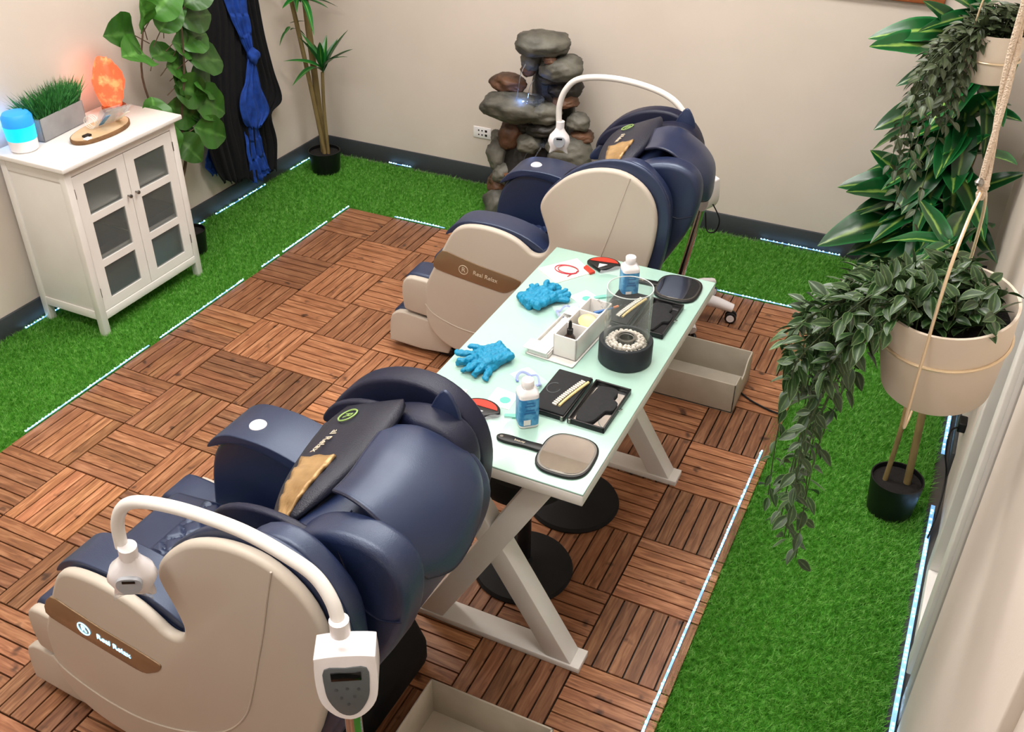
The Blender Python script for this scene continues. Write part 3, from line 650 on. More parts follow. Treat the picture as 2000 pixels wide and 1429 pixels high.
def shade_case(label, c, rz):
    t = root('shade_guide_case', label, 'case', (c[0], c[1], TZ), rz, 'open tooth shade guide cases')
    # left half: tray with foam and tabs
    MB().bb((-.118, -.108, 0), (-.004, .108, .016)).build('tray', 'blackplastic', t, bevel=.003)
    MB().bb((-.114, -.104, .016), (-.008, .104, .021)).build('foam_insert', 'foam', t, bevel=.002)
    for k in range(16):
        f = k/15; x = -.040+.016*math.sin(f*PI*.5)+.004; y = -.070+.14*f; x = -.052+.030*f**1.3
        MB().box((0, 0, 0), (.015, .0052, .005)).build('shade_tab', 'tooth', t, bevel=.001, loc=(x, y, .0235)).rotation_euler = (0, 0, R_(-12))
    MB().tube(spline([(-.036+.030*(f**1.3), -.073+.146*f, .024) for f in [i/8 for i in range(9)]], 3), .0042, 8).build('cream_strip', 'toothgold', t)
    MB().tube([(-.088+.02*math.cos(a*PI/9), .005+.026*math.sin(a*PI/9), .0215) for a in range(4, 19)], .0012, 6).build('finger_cutout', 'panelgrey', t)
    # right half: lid with mirror and foam paddle
    w = MB(); w.bb((.004, -.108, 0), (.118, .108, .003))
    for a, b in (((.004, -.108, 0), (.010, .108, .018)), ((.112, -.108, 0), (.118, .108, .018)), ((.004, -.108, 0), (.118, -.102, .018)), ((.004, .102, 0), (.118, .108, .018))): w.bb(a, b)
    w.build('lid', 'blackplastic', t, bevel=.0015)
    MB().bb((.011, -.101, .003), (.111, .101, .0045)).build('lid_mirror', 'mirror', t)
    MB().prism([(v.x, v.y) for v in spline([(x, y, 0) for x, y in [(.018, -.07), (.022, .07), (.04, .092), (.075, .094), (.088, .075), (.086, .045), (.105, .03), (.106, -.01), (.088, -.02), (.082, -.045), (.07, -.085), (.04, -.096)]], 3, True)], .005, .013, 'z').build('foam_paddle', 'foam', t, bevel=.002)
    for y in (-.109, .109):
        for x in (-.012, .012): MB().box((x, y, .009), (.008, .004, .016)).build('corner_clasp', 'steel', t, bevel=.001)
    MB().tube([(.118, .0, .01), (.125, .002, .012), (.127, .012, .010), (.120, .014, .008)], .0012, 6).build('latch', 'steel', t)
    return t
shade_case('open black tooth shade guide case beside the nearer bottle', (2.252, -2.096), R_(-1))
shade_case('open black tooth shade guide case seen behind the glass fire bowl', (2.245, -1.555), R_(-1))

def bottle(label, c, rz):
    t = root('solution_bottle', label, 'bottle', (c[0], c[1], TZ), rz, 'blue and white bottles on the table')
    b = MB().lathe([(.026, 0), (.029, .003), (.029, .108), (.028, .114), (.018, .124), (.0155, .126), (.0155, .13)], 40, sq=5)
    b.v = [(x, y, z) for x, y, z in b.v]
    b.build('body', 'whiteplastic', t)
    MB().lathe([(.0296, .010), (.0296, .100)], 40, cap0=False, cap1=False, sq=5).build('label', 'label_blue', t)
    MB().lathe([(.0165, .126), (.018, .128), (.018, .148), (.0165, .150), (0, .150)], 28).build('cap', 'whiteplastic', t)
    MB().box((-.008, -.0300, .022), (.020, .0006, .018)).build('barcode', 'card', t)
    for k, (w, z) in enumerate(((.02, .088), (.03, .078), (.026, .064), (.034, .054))): MB().box((0, -.0301, z), (w, .0006, .003)).build('label_print', 'label_dark', t)
    return t
bottle('blue and white squeeze bottle by the near hand mirror', (2.152, -2.252), R_(40))
bottle('blue and white squeeze bottle behind the glass fire bowl', (2.163, -1.445), R_(35))

fb = root('fire_bowl', 'round black tabletop fire bowl with glass cylinder and white pebbles', 'fire bowl', (2.289, -1.821, TZ))
MB().lathe([(.080, 0), (.084, .004), (.084, .070), (.081, .074), (.071, .074), (.071, .052), (0, .052)], 48).build('bowl', 'charcoal', fb)
MB().lathe([(.0705, .053), (.0705, .254), (.0685, .256), (.0670, .254), (.0670, .053)], 48, cap0=False, cap1=False).build('glass_cylinder', 'glass', fb)
MB().tube([(.0690*math.cos(a), .0690*math.sin(a), .255) for a in [2*PI*i/48 for i in range(49)]], .0016, 6, False).build('glass_rim', thin('rim_glass', 'dfe8e6', .35), fb)
MB().lathe([(.024, .053), (.024, .083), (.029, .084), (.029, .080), (.021, .078), (.021, .056), (0, .056)], 32, cap1=False).build('burner_cup', 'steel', fb)
rp = random.Random(5)
for ring, (rr, n, z) in enumerate(((.059, 26, .060), (.046, 20, .062), (.035, 15, .060), (.052, 23, .070), (.041, 18, .072))):
    for k in range(n):
        a = 2*PI*(k+rp.random()*.3)/n; bm = bmesh.new(); bmesh.ops.create_icosphere(bm, subdivisions=1, radius=1)
        me = bpy.data.meshes.get('pebble')
        if me is None:
            me = bpy.data.meshes.new('pebble'); bm.to_mesh(me); me.materials.append(M['pebble']); me.shade_smooth()
        bm.free()
        inst(me, 'pebble', fb, Matrix.Translation((rr*math.cos(a), rr*math.sin(a), z)) @ Euler((rp.random()*3, rp.random()*3, 0)).to_matrix().to_4x4() @ Matrix.Diagonal((.0085*rp.uniform(.8, 1.2), .0075, .006, 1)))

def obox(t, x0, y0, x1, y1, z0, z1, w, name, m, floor=.004, divs=()):
    b = MB(); b.bb((x0, y0, z0), (x1, y1, z0+floor)); b.bb((x0, y0, z0), (x0+w, y1, z1)); b.bb((x1-w, y0, z0), (x1, y1, z1))
    b.bb((x0, y0, z0), (x1, y0+w, z1)); b.bb((x0, y1-w, z0), (x1, y1, z1))
    for d in divs: b.bb((x0, d-w/2, z0), (x1, d+w/2, z1))
    return b.build(name, m, t, bevel=.0012)
og = root('desk_organizer', 'white three-compartment marbled organizer box on the table', 'organizer', (2.13, -1.78, TZ), R_(-4))
obox(og, -.040, -.130, .040, .130, .006, .082, .005, 'organizer_box', 'marble', divs=(-.045, .045))
tr = root('shallow_tray', 'shallow white marbled tray under the organizer holding white tissue', 'tray', (2.095, -1.79, TZ), R_(-4))
obox(tr, -.085, -.150, .080, .145, 0, .0055, .004, 'tray_base', 'marble', floor=.004)
obox(tr, -.080, -.146, -.008, .140, .0055, .022, .003, 'tray_side', 'marble', floor=.002)
MB().bb((-.095, -.152, .023), (-.012, -.095, .026)).build('paper_card', 'card', tr, bevel=.001)
MB().bb((-.075, .095, .023), (-.020, .150, .026)).build('paper_card', 'card', tr, bevel=.001)
cr = MB().grid([[(-.070+.05*i/10, -.09+.18*j/24, .008+.008*noise.noise((i*.8, j*.5, 3))+.006) for j in range(25)] for i in range(11)]).build('tissue', 'paper', tr)
dp = root('dropper_bottle', 'small dark dropper bottle standing in the organizer', 'bottle', (2.118, -1.862, TZ+.011), 0)
MB().lathe([(.017, 0), (.018, .004), (.018, .045), (.010, .056), (.008, .06)], 24).build('bottle_body', 'amber', dp)
MB().lathe([(.010, .058), (.010, .074), (.006, .076), (.0055, .096), (.003, .104), (0, .105)], 20).build('dropper', 'blackplastic', dp)
o = MB().lathe([(.030, 0), (.030, .006), (.024, .010), (.018, .008), (0, .008)], 28).build('tape_roll', 'toothgold', loc=(2.140, -1.772, TZ+.066)); o.rotation_euler = (R_(12), R_(6), 0)
tag(o, 'cream round disc lying in the middle compartment of the organizer', 'disc')
pb = root('plastic_brush', 'blue plastic brush with orange tip lying in the organizer', 'brush', (2.165, -1.70, TZ+.07), R_(40))
MB().tube([(-.03, 0, 0), (.035, 0, .012)], [.007, .002], 8).build('brush_handle', 'label_dark', pb)
MB().tube([(.035, 0, .012), (.052, 0, .016)], .004, 8).build('brush_tip', 'orange', pb)

def glove(label, c, rz, seed, flip=1):
    r = random.Random(seed); m = MB()
    def caps(a, b, ra, rb):
        a = Vector(a); b = Vector(b); P = [a-(b-a).normalized()*ra*.7]+[a.lerp(b, t) for t in (0, .33, .66, 1)]+[b+(b-a).normalized()*rb*.7]
        m.tube(P, [ra*.5, ra, ra*.95, rb*1.05, rb, rb*.4], 12)
    for k in range(2):
        dx = r.uniform(-.012, .012); dy = r.uniform(-.012, .012); a0 = (k*.32-.1)*flip; z = .012+.012*k
        def Q(x, y): ca, sa = math.cos(a0), math.sin(a0); return (x*ca-y*sa+dx, x*sa+y*ca+dy, z+r.uniform(-.002, .003))
        for yy in (-.028, -.010, .010, .028): caps(Q(-.07, yy*1.15), Q(.022, yy), .016, .016)
        for (yy, L, sp) in ((-.034, .045, -.018), (-.012, .062, -.004), (.011, .060, .010), (.032, .050, .020)):
            caps(Q(.02, yy), Q(.02+L, yy+sp*1.4+r.uniform(-.008, .008)), .0115, .009)
        caps(Q(-.03, .035*flip), Q(.012, .075*flip), .013, .010)
    for v in range(len(m.v)):
        p = m.v[v]; m.v[v] = (p[0], p[1], max(.001, .4*p[2]+(p[2]-.012)*.45+.008))
    o = m.build('rubber_gloves', 'glove', loc=(c[0], c[1], TZ)); o.rotation_euler = (0, 0, rz)
    q = o.modifiers.new('rm', 'REMESH'); q.mode = 'VOXEL'; q.voxel_size = .0028; q.use_smooth_shade = True
    tx = bpy.data.textures.new('crumple', 'CLOUDS'); tx.noise_scale = .022; tx.noise_depth = 2
    q = o.modifiers.new('dp', 'DISPLACE'); q.texture = tx; q.strength = .016; q.mid_level = .45; q.texture_coords = 'LOCAL'
    return tag(o, label, 'gloves', 'crumpled blue gloves on the table')
glove('crumpled blue nitrile gloves on the table, beside the coiled red cord paper', (1.915, -1.60), R_(55), 3)
glove('crumpled blue nitrile gloves on the table, nearest the near chair', (1.905, -2.045), R_(-110), 8, -1)

def card(label, pts, print_c):
    o = MB().prism(pts, TZ, TZ+.0015, 'z').build('info_card', 'card', smooth=False)
    tag(o, label, 'card', 'white cards with a round green print')
    MB().lathe([(.016, 0), (.016, .0004)], 24, (print_c[0], print_c[1], TZ+.0015)).build('green_logo', 'teal', o)
    return o
card('white card with round green print near the farther gloves', [(1.985, -1.545), (2.053, -1.585), (2.085, -1.510), (2.022, -1.478)], (2.045, -1.532))
card('white card with round green print beside the nearer bottle', [(2.002, -2.222), (2.080, -2.222), (2.075, -2.145), (2.000, -2.135)], (2.050, -2.185))
tag(MB().prism([(1.806, -1.413), (1.908, -1.482), (1.995, -1.355), (1.905, -1.280)], TZ, TZ+.003, 'z').build('paper_napkin', 'paper', smooth=False), 'square white napkin at the far left corner of the table', 'napkin')
tag(MB().prism([(1.86, -2.20), (1.928, -2.19), (1.945, -2.26), (1.875, -2.275)], TZ, TZ+.003, 'z').build('paper_napkin', 'paper', smooth=False), 'white napkin corner peeking out beside the nearer chair headrest', 'napkin')
pc = []
for k in range(60):
    a = k/60*4*PI; rr = .042 if a < 2*PI else .036
    pc.append((1.905+rr*math.cos(a)*(1.05)+(.006 if a > 2*PI else 0), -1.378+rr*math.sin(a)*.75, TZ+.005+.0015*(a > 2*PI)))
pc += [(1.935, -1.400, TZ+.006), (1.928, -1.425, TZ+.005)]
tag(MB().tube(pc, .0018, 6).build('coiled_cord', 'redcord'), 'thin red cord coiled on the white napkin', 'cord')
def sunny(label, c, rz):
    t = root('eye_shield', label, 'goggles', (c[0], c[1], TZ), rz, 'red and black packs on the table')
    fan = [(0, -.045)]+[(.062*math.cos(a), .005+.050*math.sin(a)) for a in [PI*(.02+.96*i/14) for i in range(15)]]
    MB().prism(fan, .002, .016, 'z').build('pack', 'blackplastic', t, bevel=.003)
    f2 = [(.052*math.cos(a), .008+.038*math.sin(a)) for a in [PI*(.06+.88*i/14) for i in range(15)]]
    MB().prism(f2, .016, .0175, 'z').build('red_lens', 'red', t)
    MB().prism([(-.012, -.034), (.016, -.004), (-.014, -.003)], .016, .0175, 'z').build('white_mark', 'card', t)
    MB().prism([(-.058, -.012), (-.020, -.050), (-.034, -.066), (-.066, -.030)], .001, .010, 'z').build('red_tail', 'red', t)
    MB().grid([[(.0+.10*i/6, -.075+.07*j/6+.02*i/6, .012+.004*math.sin(i+j)) for j in range(7)] for i in range(7)]).build('clear_wrap', 'film', t)
    return t
sunny('red and black protective glasses pack at the far end of the table', (2.015, -1.30), R_(10))
sunny('red and black protective glasses pack tucked by the near chair headrest', (2.010, -2.275), R_(0))
def retr(label, c, rz):
    t = root('cheek_retractor', label, 'mouth retractor', (c[0], c[1], TZ), rz, 'lilac cheek retractors')
    for s in (-1, 1):
        MB().tube([(s*.022+.020*math.cos(a), .024*math.sin(a), .010+.006*math.cos(2*a)) for a in [PI*i/10+(PI/2 if s < 0 else -PI/2) for i in range(11)]], .0042, 8).build('cheek_loop', 'lilac', t)
    MB().tube(spline([(-.022, .024, .006), (0, .032, .016), (.022, .024, .006)], 5), .003, 8).build('spring_bar', 'lilac', t)
    MB().grid([[(-.05+.10*i/8, -.035+.07*j/8, .020+.006*noise.noise((i*.9, j*.9, c[1]*9))) for j in range(9)] for i in range(9)]).build('clear_bag', 'film', t)
    return t
retr('lilac cheek retractor in clear bag behind the nearer bottle', (2.075, -2.075), R_(-30))
retr('lilac cheek retractor in clear bag beside the white organizer', (2.03, -1.655), R_(40))
for c, z, l in (((2.09, -1.50), 40, 'far'), ((2.11, -2.245), 20, 'near')):
    o = MB().prism([(-.03, -.006), (.03, -.009), (.035, .0), (.03, .009), (-.03, .006)], 0, .006, 'z').build('gel_syringe', mat('mint_gel', '8fe0cf', .3, trans=.3), loc=(c[0], c[1], TZ)); o.rotation_euler = (0, 0, R_(z)); tag(o, 'small mint gel sachet at the %s end of the table' % l, 'sachet', 'mint gel sachets')

# ---------------------------------------------------------------- stools under the table
def stool(label, c):
    t = root('stool', label, 'stool', (c[0], c[1], 0), 0, 'black round stools under the table')
    MB().lathe([(.165, 0), (.168, .008), (.162, .020), (.10, .034), (.03, .05), (.024, .06)], 48).build('base', 'blackmatte', t)
    MB().lathe([(.024, .05), (.024, .40)], 20).build('column', 'blackplastic', t)
    MB().lathe([(.02, .40), (.12, .405), (.155, .415), (.165, .435), (.165, .465), (.150, .485), (0, .49)], 48).build('seat', 'blackmatte', t)
    return t
stool('black round stool nearest the front end under the table', (2.09, -2.12))
stool('black round stool under the middle of the table', (2.115, -1.74))

# ---------------------------------------------------------------- storage bins
def fbin(label, x0, y0, x1, y1, h, dip):
    t = root('storage_bin', label, 'bin', ((x0+x1)/2, (y0+y1)/2, 0), 0, 'beige open storage bins on the deck')
    w = (x1-x0)/2; d = (y1-y0)/2; k = .006
    MB().bb((-w, -d, 0), (w, d, .006)).build('bottom', 'bin', t)
    MB().bb((-w, -d, 0), (w, -d+k, h)).build('side', 'bin', t, bevel=.0015); MB().bb((-w, d-k, 0), (w, d, h)).build('side', 'bin', t, bevel=.0015)
    for sx in (-1, 1):
        xx = sx*w; pts = [(-d, 0), (d, 0), (d, h), (.50*d, h), (.35*d, h-dip*.3), (.15*d, h-dip), (-.15*d, h-dip), (-.35*d, h-dip*.3), (-.50*d, h), (-d, h)]
        MB().prism(pts, min(xx, xx-sx*k), max(xx, xx-sx*k), 'x').build('end', 'bin', t, bevel=.0015)
    return t
fbin('beige storage bin on the deck behind the table, with goggles inside', 2.10, -.955, 2.495, -.675, .14, .045)
fbin('beige storage bin at the bottom edge, beside the near whitening lamp', 2.09, -3.02, 2.47, -2.745, .14, .0)
gg = root('goggles', 'black and clear goggles lying in the bin behind the table', 'goggles', (2.34, -.86, .008))
for s in (-1, 1): MB().tube([(s*.045+.036*math.cos(a), .024*math.sin(a), .02+.01*math.sin(a)) for a in [2*PI*i/18 for i in range(19)]], .006, 8, False).build('lens_rim', 'blackplastic' if s < 0 else 'film', gg)
MB().tube(spline([(-.08, 0, .02), (-.13, .02, .03), (-.15, .0, .01)], 4), .006, 8).build('strap', 'blackplastic', gg)
MB().bb((-.012, -.006, .014), (.012, .006, .026)).build('bridge', 'blackplastic', gg, bevel=.003)
tag(MB().prism([(2.36, -.93), (2.45, -.935), (2.46, -.88), (2.38, -.87)], .0065, .012, 'z').build('mint_packet', 'teal', smooth=False), 'mint green packet in the bin behind the table', 'packet')
tag(MB().tube(spline([(2.49, -.80, .006), (2.55, -.84, .006), (2.63, -.87, .006), (2.70, -.89, .012)], 6), .004, 8).build('extension_lead', 'cord'), 'black cord running from the bin to the right turf edge', 'cord')

# ---------------------------------------------------------------- white cabinet
cb = root('cabinet', 'white two-door cabinet with frosted glass panes against the left wall', 'cabinet', (-.25, -1.30, 0))
X0, X1, Yh, Zt = -.375, 0, .335, .80
def cbx(n, a, b, m='white', p=cb, bev=.003): return MB().bb(a, b).build(n, m, p, bevel=bev)
cbx('top', (X0-.01, -Yh-.025, Zt), (.03, Yh+.025, Zt+.022), bev=.004)
for x in (X0, X1-.035):
    for y in (-Yh, Yh-.035): cbx('leg', (x, y, -.015), (x+.035, y+.035, Zt))
cbx('back', (X0+.002, -Yh+.03, .07), (X0+.012, Yh-.03, Zt-.002))
cbx('bottom', (X0+.02, -Yh+.02, .07), (X1-.01, Yh-.02, .085))
for y0, y1 in ((-Yh+.008, -Yh+.020), (Yh-.020, Yh-.008)): cbx('side', (X0+.03, y0, .075), (X1-.03, y1, Zt-.002))
cbx('side_rail', (X0+.03, -Yh+.002, .07), (X1-.03, -Yh+.008, .115)); cbx('side_rail', (X0+.03, -Yh+.002, Zt-.06), (X1-.03, -Yh+.008, Zt-.002))
cbx('apron', (X1-.022, -Yh+.03, .065), (X1-.002, Yh-.03, .105)); cbx('header', (X1-.022, -Yh+.03, Zt-.04), (X1-.002, Yh-.03, Zt-.002))
for z in (.33, .56): cbx('shelf', (X0+.02, -Yh+.025, z), (X1-.03, Yh-.025, z+.014))
rb = random.Random(2)
for side in (-1, 1):
    ya, yb = (-Yh+.037, -.0015) if side < 0 else (.0015, Yh-.037)
    z0, z1 = .108, Zt-.043
    dr = bpy.data.objects.new('door', MB().bb((X1-.020, ya, z0), (X1-.004, ya+.052, z1)).bb((X1-.020, yb-.052, z0), (X1-.004, yb, z1)).bb((X1-.020, ya+.052, z0), (X1-.004, yb-.052, z0+.045))
                              .bb((X1-.020, ya+.052, z1-.048), (X1-.004, yb-.052, z1)).bb((X1-.020, ya+.052, .308), (X1-.004, yb-.052, .342)).bb((X1-.020, ya+.052, .528), (X1-.004, yb-.052, .562)).mesh('door', 'white', smooth=False))
    COL.objects.link(dr); dr.parent = cb
    for (a, b) in ((z0+.045, .308), (.342, .528), (.562, z1-.048)): MB().bb((X1-.014, ya+.052, a), (X1-.010, yb-.052, b)).build('pane', 'frost', dr, smooth=False)
    yk = -.024 if side < 0 else .024
    k = MB().lathe([(.004, 0), (.004, .010), (.009, .016), (.008, .022), (0, .024)], 16).build('knob', 'steel', dr); k.rotation_euler = (0, PI/2, 0); k.location = (X1-.004, yk, .565)
    for z in (.18, .66): MB().tube([(X1-.002, ya-.002 if side < 0 else yb+.002, z), (X1-.002, ya-.002 if side < 0 else yb+.002, z+.045)], .0025, 8).build('hinge', 'steel', dr)
def cabthing(n, lab, cat, a, b, m): return tag(MB().bb(a, b).build(n, m, bevel=.004), lab, cat)
cabthing('folded_towels', 'dark folded towels behind the lower left cabinet pane', 'towels', (-.58, -1.59, .086), (-.30, -1.33, .24), mat('dark_towel', '23332c', .9, col2='2c4036', scale=20))
cabthing('box', 'teal box behind the lower right cabinet pane', 'box', (-.58, -1.27, .086), (-.30, -1.02, .26), mat('teal_box', '3f7c8a', .6, col2='5f8f7c', scale=12))
cabthing('binder', 'dark blue flat binder on the left of the middle cabinet shelf', 'binder', (-.58, -1.59, .345), (-.29, -1.33, .385), mat('navy_binder', '1b2742', .6))
cabthing('binder', 'dark blue flat binder on the right of the middle cabinet shelf', 'binder', (-.58, -1.27, .345), (-.29, -1.01, .385), mat('navy_binder_b', '1b2742', .6))

# --- things on the cabinet
ZT = .823
df = root('aroma_diffuser', 'round diffuser glowing bright blue on the cabinet left corner', 'diffuser', (-.53, -1.565, ZT))
MB().lathe([(.052, 0), (.058, .006), (.060, .045), (.060, .05)], 40).build('base', 'whiteplastic', df)
MB().lathe([(.060, .05), (.061, .052), (.063, .110)], 40, cap0=False, cap1=False).build('water_chamber', 'diffuser_hi', df)
MB().lathe([(.063, .110), (.062, .145), (.052, .160), (.03, .166), (0, .167)], 40, cap0=False).build('dome', 'diffuser', df)
pl = root('grass_planter', 'grey box planter of green artificial grass by the left wall', 'plant', (-.575, -1.345, ZT), R_(6))
obox(pl, -.052, -.135, .052, .135, 0, .10, .006, 'planter_box', 'planter_grey')
MB().bb((-.045, -.128, .005), (.045, .128, .085)).build('soil', 'soil', pl)
rg = np.random.default_rng(4); m = MB()
for k in range(1100):
    x, y = rg.uniform(-.044, .044), rg.uniform(-.127, .127); a = rg.uniform(0, 2*PI); L = rg.uniform(.07, .125); lx, ly = rg.normal(0, .022, 2)+np.array([x*.5, y*.35]); w = .0022
    m.add([(x-w*math.cos(a), y-w*math.sin(a), .084), (x+w*math.cos(a), y+w*math.sin(a), .084), (x+lx*.45+w*.7, y+ly*.45, .084+L*.6), (x+lx, y+ly, .084+L), (x+lx*.45-w*.7, y+ly*.45, .084+L*.6)], [(0, 1, 2, 3, 4)])
g = m.build('grass_blades', mat('box_grass', '1f5c2a', .5, col2='4c9a4c', scale=60), pl, smooth=False, fixn=False); g['kind'] = 'stuff'
sl = root('salt_lamp', 'glowing orange salt crystal lamp on the cabinet by the wall', 'lamp', (-.535, -1.035, ZT))
MB().lathe([(.050, 0), (.055, .006), (.055, .022), (.050, .026)], 32).build('wooden_base', 'frame_wood', sl)
def rockmesh(name, r, seed, m, amp=.25, sub=3, freq=1.2, boxy=False):
    bm = bmesh.new(); bmesh.ops.create_icosphere(bm, subdivisions=sub, radius=1)
    for v in bm.verts:
        if boxy: v.co = v.co/((abs(v.co.x)**2.35+abs(v.co.y)**2.35+abs(v.co.z)**2.35)**(1/2.35))*.97
        d = 1+amp*noise.noise(v.co*freq+Vector((seed*3.1, seed*1.7, seed)))+amp*.4*noise.noise(v.co*freq*3.1+Vector((seed, 9, 2)))+amp*.16*noise.noise(v.co*freq*8+Vector((seed, 4, 2)))
        v.co = Vector((v.co.x*r[0], v.co.y*r[1], v.co.z*r[2]))*d
    me = bpy.data.meshes.new(name); bm.to_mesh(me); bm.free(); me.shade_smooth(); me.materials.append(M[m] if isinstance(m, str) else m); return me
me = rockmesh('salt_crystal', (.064, .064, .120), 3, 'salt', .28, 4, 1.5)
for v in me.vertices: v.co.x *= 1-.25*max(0, v.co.z)/.1; v.co.y *= 1-.25*max(0, v.co.z)/.1
inst(me, 'salt_crystal', sl, Matrix.Translation((0, 0, .132)))
lp = bpy.data.lights.new('salt_glow', 'POINT'); lp.energy = .45; lp.color = (1, .22, .08); lp.shadow_soft_size = .06
lo = bpy.data.objects.new('salt_glow', lp); COL.objects.link(lo); lo.parent = sl; lo.location = (-.05, -.03, .16)
lp = bpy.data.lights.new('diffuser_glow_light', 'POINT'); lp.energy = .5; lp.color = (.08, .35, 1); lp.shadow_soft_size = .05
lo = bpy.data.objects.new('diffuser_glow_light', lp); COL.objects.link(lo); lo.parent = df; lo.location = (-.09, 0, .10)
ws = root('wood_slice', 'oval wood slice tray with bark rim on the cabinet front edge', 'tray', (-.385, -1.275, ZT), R_(4))
ov = [(.082*math.cos(a)*(1+.04*math.sin(3*a)), .170*math.sin(a)*(1+.03*math.cos(2*a))) for a in [2*PI*i/48 for i in range(48)]]
MB().prism(ov, 0, .018, 'z').build('bark_rim', 'barkedge', ws, bevel=.002)
MB().prism([(x*.95, y*.965) for x, y in ov], .018, .0188, 'z').build('cut_face', 'woodslice', ws)
tag(MB().box((0, 0, 0), (.022, .034, .008)).build('memory_card', 'blackplastic', loc=(-.362, -1.375, ZT+.023)), 'tiny black and white box on the wood slice', 'box')
tag(MB().box((0, 0, 0), (.024, .030, .004)).build('paper_tab', 'card', loc=(-.338, -1.395, ZT+.021)), 'tiny white tab on the wood slice beside the black box', 'tab')
st = root('display_stand', 'clear acrylic display stand with cards on the wood slice', 'stand', (-.40, -1.21, ZT+.019), R_(8))
for k, (yy, tilt, mm) in enumerate(((-.03, 50, 'film'), (.0, 56, 'film'), (.03, 60, 'film'))):
    o = MB().box((0, 0, .065), (.10, .002, .13)).build('acrylic_sheet', mm, st, loc=(0, yy, 0)); o.rotation_euler = (R_(tilt-10), 0, R_(70))
o = MB().box((0, 0, .06), (.022, .002, .10)).build('blue_leaflet', 'label_blue', st, loc=(-.01, -.045, 0)); o.rotation_euler = (R_(52), 0, R_(70))
o = MB().box((0, 0, .065), (.022, .002, .12)).build('white_leaflet', 'paper', st, loc=(.02, .035, 0)); o.rotation_euler = (R_(58), 0, R_(70))
for k in range(3):
    MB().tube([(-.02+.028*math.cos(a), -.07-.012*k, .032+.028*math.sin(a)) for a in [2*PI*i/20 for i in range(21)]], .0016, 6, False).build('wire_loop', 'white', st)
tag(MB().box((0, 0, 0), (.024, .034, .006)).build('red_packet', 'pink', loc=(-.43, -1.115, ZT+.023)), 'small red packet at the back of the wood slice', 'packet')

# ---------------------------------------------------------------- hanging robes
def drape(name, left, right, m, x0, amp, folds, seed, nz=40, ny=64):
    """cloth between a left and a right border, each a list of (y, z) from top to bottom"""
    L = spline([(a, b, 0) for a, b in left], 12); Rr = spline([(a, b, 0) for a, b in right], 12); P = []
    for i in range(nz+1):
        f = i/nz; a = L[min(int(f*(len(L)-1)), len(L)-1)]; b = Rr[min(int(f*(len(Rr)-1)), len(Rr)-1)]; row = []
        for j in range(ny+1):
            g = j/ny; p = a.lerp(b, g)
            ph = g*folds*2*PI+seed
            xx = x0+amp*(.35+.65*f)*(math.sin(ph)+.4*math.sin(ph*2.3+f*3))+.012*noise.noise((g*6, f*5, seed))
            row.append((xx, p.x, p.y+(.012*math.sin(ph*1.3) if i == nz else 0)))
        P.append(row)
    return MB().grid(P).build(name, m, solid=.004)
hk = root('coat_hook', 'metal coat hook rail on the left wall holding robes', 'hook', (XL+.005, -.10, 1.50))
MB().bb((-.004, -.22, -.02), (.014, .22, .02)).build('rail', 'frame_wood', hk, bevel=.003)
for y in (-.15, -.02, .12): MB().tube(spline([(.012, y, 0), (.05, y, -.01), (.06, y, .02)], 4), .005, 8).build('peg', 'steel', hk)
o = drape('robe', [(-.06, 1.46), (-.26, 1.30), (-.34, 1.0), (-.38, .80), (-.44, .50), (-.42, .30), (-.37, .19)], [(.05, 1.46), (-.02, 1.25), (.0, 1.0), (-.03, .80), (-.07, .60), (-.06, .35), (-.09, .10)], 'robe_black', -.565, .012, 6, 1)
tag(o, 'long black robe hanging nearest the leafy tree', 'robe')
o = drape('robe', [(.0, 1.46), (-.02, 1.2), (.0, .9), (.0, .6), (-.05, .30), (-.04, .10)], [(.10, 1.46), (.145, 1.10), (.17, .85), (.20, .65), (.235, .47), (.12, .415), (.145, .24), (.10, .08)], 'robe_black', -.585, .012, 4, 2)
tag(o, 'black robe with wide sleeve hanging nearest the room corner', 'robe')
o = drape('robe', [(-.35, .44), (-.42, .36), (-.44, .30), (-.40, .24)], [(-.28, .44), (-.30, .34), (-.30, .26), (-.33, .22)], 'robe_blue', -.605, .004, 2, 3)
tag(o, 'sliver of blue cloth showing behind the long black robe', 'cloth')
sh = root('blue_sash', 'bright blue sash knotted between the two black robes', 'sash', (0, 0, 0))
o = drape('sash_upper', [(-.16, 1.42), (-.165, 1.15), (-.10, .95), (-.045, .82)], [(-.02, 1.42), (.005, 1.10), (.005, .95), (.0, .82)], 'robe_blue', -.540, .008, 3, 4); o.parent = sh
o = drape('sash_lower', [(-.05, .80), (-.10, .68), (-.165, .60), (-.17, .50), (-.13, .43)], [(.0, .80), (.01, .68), (.04, .58), (.075, .46), (-.02, .40)], 'robe_blue', -.535, .010, 3, 5); o.parent = sh
inst(rockmesh('knot', (.028, .040, .042), 5, 'robe_blue', .3, 3, 1.6), 'knot', sh, Matrix.Translation((-.525, -.02, .80)))
o = drape('robe', [(-.13, .42), (-.15, .30), (-.14, .15), (-.13, .09)], [(-.03, .42), (-.01, .30), (.02, .15), (.04, .10)], 'robe_blue', -.560, .010, 3, 6)
tag(o, 'royal blue robe skirt hanging below the sash between black robes', 'robe')

